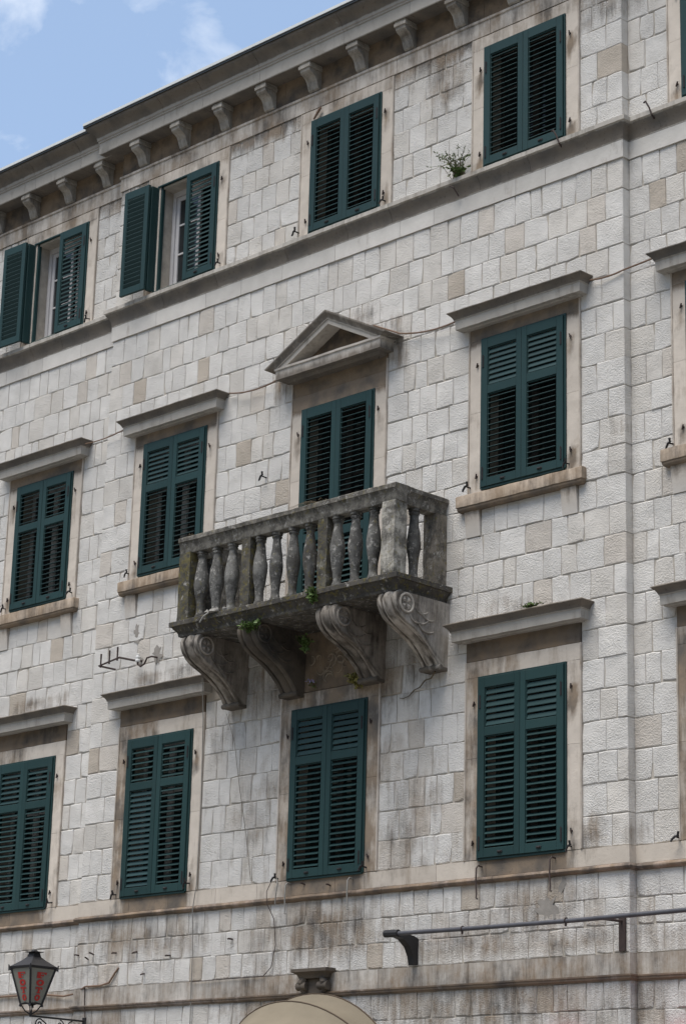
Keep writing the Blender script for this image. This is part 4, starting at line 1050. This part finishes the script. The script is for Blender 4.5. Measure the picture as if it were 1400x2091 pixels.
mb = MB(); mb.tube([Q3((-3.16, WY+0.03, 8.17)), Q3((-3.18, -0.03, 8.17)), Q3((-3.22, -0.075, 8.15)), Q3((-3.26, -0.085, 8.07)), Q3((-3.33, -0.085, 8.05)), Q3((-3.385, -0.085, 8.085)), Q3((-3.39, -0.085, 8.13))], 0.012, 7); mb.build('hook', 'rust', IN2, smooth=True)
mb = MB(); mb.lathe([(0.030, 0), (0.034, 0.01), (0.034, 0.03), (0.026, 0.04), (0.030, 0.05), (0.030, 0.075), (0.022, 0.085), (0.024, 0.10), (0.012, 0.11)], 12, *Q3((-3.39, -0.085, 8.115))); mb.build('porcelain_cap', 'porcelain', IN2, smooth=True)

def sag(a, b, s, n=10):
    a, b = Vector(a), Vector(b)
    return [tuple(a.lerp(b, i/n) - Vector((0, 0, s*4*(i/n)*(1-i/n)))) for i in range(n+1)]
def cable(name, pts, r, mat, label):
    mb = MB(); o = Vector(pts[0]); mb.tube([Vector(p)-o for p in pts], r, 6); c = mb.build(name, mat, None, o, smooth=True); return tag(c, label, 'cable')
cable('cable', sag((2.02, -0.02, 11.44), (1.05, 0.0, 11.52), 0.05) + [(0.6, 0.01, 11.74)], 0.011, 'cable', 'brown cable sagging between the pediment and the hood right of it')
cable('cable', sag((-1.95, 0.0, 11.46), (-0.95, -0.02, 11.44), 0.06), 0.010, 'cable', 'brown cable sagging between the pediment and the hood left of it')
cable('cable', sag((-4.85, 0.0, 11.40), (-3.95, 0.0, 11.44), 0.03), 0.009, 'cable', 'short brown cable between the two leftmost middle-floor hoods')
cable('cable', sag((3.94, 0.0, 11.42), (4.385, 0.03, 11.43), 0.02, 5) + [(4.9, 0.08, 11.49)], 0.011, 'cable', 'brown cable crossing the corner from the right hood to the wing')
cable('wire', [(-2.03, -0.17, 7.70), (-2.06, -0.1, 7.2), (-2.12, -0.02, 6.2), (-2.16, 0.0, 5.2), (-2.19, -0.02, 4.9), (-2.20, 0.02, 4.4), (-2.19, 0.02, 3.6), (-2.2, 0.03, 3.0)], 0.006, 'wire', 'thin pale wire hanging from the left hood down past the sill band')
cable('cable', [(-0.83, 0.0, 5.16), (-0.90, -0.02, 5.02), (-0.88, -0.03, 4.88), (-0.80, 0.02, 4.7), (-0.77, 0.03, 4.4), (-0.83, 0.03, 4.15), (-0.95, 0.02, 4.05), (-1.6, 0.02, 4.05), (-2.2, 0.02, 4.04)], 0.005, 'rust', 'dark wire looping down from the shutter hook left of the keystone')
cable('cable', [(-0.76, 0.0, 5.17), (-0.70, -0.04, 5.10), (-0.71, -0.05, 4.98), (-0.73, -0.04, 4.86)], 0.008, 'wire', 'short loose grey cord end below the lower middle shutter')
cable('cable', [(-6.9, 0.13, 4.02), (-5.3, 0.13, 4.03), (-4.75, 0.12, 3.98), (-4.5, 0.10, 4.00), (-4.2, 0.02, 4.07), (-3.92, 0.03, 4.07), (-3.75, 0.03, 4.10), (-3.64, 0.03, 4.22), (-3.6, 0.05, 4.28)], 0.012, 'cable', 'brown cable running along the wall behind the lantern')
cable('wire', [(-4.22, 0.03, 4.06), (-4.20, 0.02, 3.9), (-4.17, 0.02, 3.69)], 0.007, 'rust', 'thin lead dropping from the wall cable to the lantern arm')
cable('cable', [(1.75, -0.05, 7.28), (1.66, -0.02, 7.22), (1.55, 0.0, 7.215), (1.45, 0.02, 7.15), (1.36, 0.03, 7.135), (1.27, 0.035, 7.075), (1.19, 0.035, 7.06), (1.12, 0.04, 7.075)], [0.009, 0.008, 0.008, 0.007, 0.007, 0.006, 0.005, 0.003], 'stem', 'bare root trailing from the foot of the right balcony bracket')
cable('wire', [(-1.75, 0.0, 7.25), (-1.62, 0.03, 6.9), (-1.5, 0.04, 6.3), (-1.35, 0.04, 5.7), (-1.25, 0.04, 5.2)], 0.0025, 'stem', 'hair-thin dry tendril below the left balcony bracket')

# ------------------------------------------------------------------ plants
def plant(name, loc, label, n_stem, hgt, spread, leafsize, leaves, mat='leaf', group=None, droop=0.2, flower=None, lean=(0, -0.3)):
    E_ = empty(name, loc); tag(E_, label, 'plant', group)
    st = MB(); lf = MB(); fl = MB()
    for i in range(n_stem):
        a = random.uniform(0, 2*math.pi); r = random.uniform(0.2, 1)*spread; h = hgt*random.uniform(0.55, 1.0)
        end = Vector((r*math.cos(a)+lean[0]*hgt, min(0.02, r*math.sin(a)*0.6)+lean[1]*hgt, h)); mid = end*0.5+Vector((0, 0, h*0.12))
        pts = [Vector((random.uniform(-1, 1)*spread*0.25, 0, 0)), mid, end-Vector((0, 0, droop*r))]
        st.tube(pts, [0.004, 0.003, 0.0015], 4)
        for k in range(leaves):
            t_ = random.uniform(0.12, 1.0); p = pts[0].lerp(pts[1], t_*2) if t_ < 0.5 else pts[1].lerp(pts[2], t_*2-1)
            d = Vector((random.uniform(-1, 1), random.uniform(-1, 0.4), random.uniform(-0.5, 0.9))).normalized(); s_ = leafsize*random.uniform(0.6, 1.2)
            sd3 = d.cross(Vector((random.random(), random.random(), random.random()))).normalized()*s_*0.32; n3 = d.cross(sd3).normalized()*s_*0.12
            lf.add([p, p+d*s_*0.45+sd3, p+d*s_+n3, p+d*s_*0.45-sd3], [(0, 1, 2, 3)])
        if flower and random.random() < 0.8:
            for k in range(3):
                d = Vector((random.uniform(-1, 1), random.uniform(-1, 0), random.uniform(-.5, 1))).normalized()*0.022; q = pts[2]; sd3 = d.cross(Vector((0, 0, 1)))*0.7
                fl.add([q, q+d+sd3, q+d*1.6, q+d-sd3], [(0, 1, 2, 3)])
    st.build('stems', 'stem', E_); lf.build('foliage', mat, E_)
    if flower and fl.v: fl.build('flowers', flower, E_)
    return E_
plant('wall_plant', (1.98, -0.03, 13.26), 'sprawling green weed with upright sprigs on the top floor ledge', 22, 0.42, 0.46, 0.034, 16, mat='paleleaf', lean=(0.0, -0.03))
plant('ledge_weed', (2.02, -0.03, 13.262), 'leafy tuft at the foot of the sprigs on the top ledge', 18, 0.13, 0.20, 0.05, 12, lean=(0.0, -0.1))
plant('balcony_weed', (0.60, -0.86, 8.08), 'bright green fern tuft on the balcony edge above the third bracket', 16, 0.20, 0.10, 0.06, 12, lean=(0, -0.05))
plant('balcony_weed', (-0.50, -0.80, 7.92), 'dark leafy weed growing on top of the second balcony bracket', 22, 0.16, 0.20, 0.065, 12, lean=(0.2, -0.1))
plant('balcony_weed', (-0.05, -0.30, 7.70), 'shaded leafy weed under the balcony between the middle brackets', 18, 0.24, 0.16, 0.06, 12, lean=(0, -0.2))
plant('wall_weed', (0.52, 0.0, 7.26), 'yellowish bushy weed at the foot of the third bracket', 26, 0.20, 0.13, 0.050, 14, mat='dryleaf', lean=(-0.1, -0.35))
plant('flowering_weed', (-0.20, 0.0, 7.36), 'small lilac flowering weed above the lower middle shutters', 9, 0.10, 0.10, 0.03, 4, flower='lilac', lean=(-0.2, -0.5))
plant('hood_weed', (3.22, -0.12, 7.765), 'low green weeds on top of the lower right hood', 18, 0.075, 0.24, 0.035, 8, lean=(0, -0.05))
plant('rail_grass', (-1.62, -0.70, 9.305), 'dry dark grass tuft on the left end of the balcony rail', 30, 0.07, 0.26, 0.03, 5, mat='stem', lean=(0, 0))
plant('rail_grass', (0.55, -0.72, 9.305), 'sparse dry grass along the middle of the balcony rail', 40, 0.06, 0.55, 0.02, 2, mat='stem', lean=(0, 0))
# rag and small stones left on the balcony edge
mb = MB()
for k in range(9):
    x0 = random.uniform(-0.16, 0.18); mb.lathe([(0.01, 0), (random.uniform(0.02, 0.05), 0.012), (random.uniform(0.015, 0.035), 0.035), (0.006, 0.05)], 7, x0, random.uniform(-0.03, 0.03), 0)
mb.tube([(-0.08, -0.02, 0.02), (-0.13, -0.09, -0.05), (-0.18, -0.10, -0.12)], 0.010, 5)
o = mb.build('rag', 'wire', None, (-1.05, -0.86, 8.25)); tag(o, 'crumpled grey rag on the balcony edge by the left balusters', 'rag')
# stick caught on the shutter top
mb = MB(); mb.tube([(0, 0, 0), (0.10, 0.0, 0.11), (0.13, 0.0, 0.13)], [0.012, 0.018, 0.012], 6); o = mb.build('wooden_wedge', 'cable', None, (-0.56, 0.0, 14.87)); tag(o, 'brown wooden wedge sticking up above the top middle shutters', 'wedge')

# cement repairs smeared on the wall
def patch(x, z, rx, rz, n=22):
    mb = MB(); V = [(0, -0.001, 0)]
    for i in range(n):
        a = 2*math.pi*i/n; k = random.uniform(0.45, 1.2); V.append((rx*k*math.cos(a), 0.0, rz*k*math.sin(a)))
    mb.add(V, [(0, 1+i, 1+(i+1) % n) for i in range(n)]); return mb.build('cement_patch', 'cement', ROOT, (x, WY-0.006, z))
M['cement'] = simple('cement', (0.27, 0.25, 0.225), 0.95, var=0.3, scale=14, bump=0.5, spec=0.1)
for q in ((-3.60, 8.55, 0.10, 0.14), (-3.17, 8.20, 0.10, 0.12), (3.30, 4.55, 0.17, 0.16), (-3.50, 8.17, 0.06, 0.05), (3.47, 4.80, 0.09, 0.13)): patch(*q)
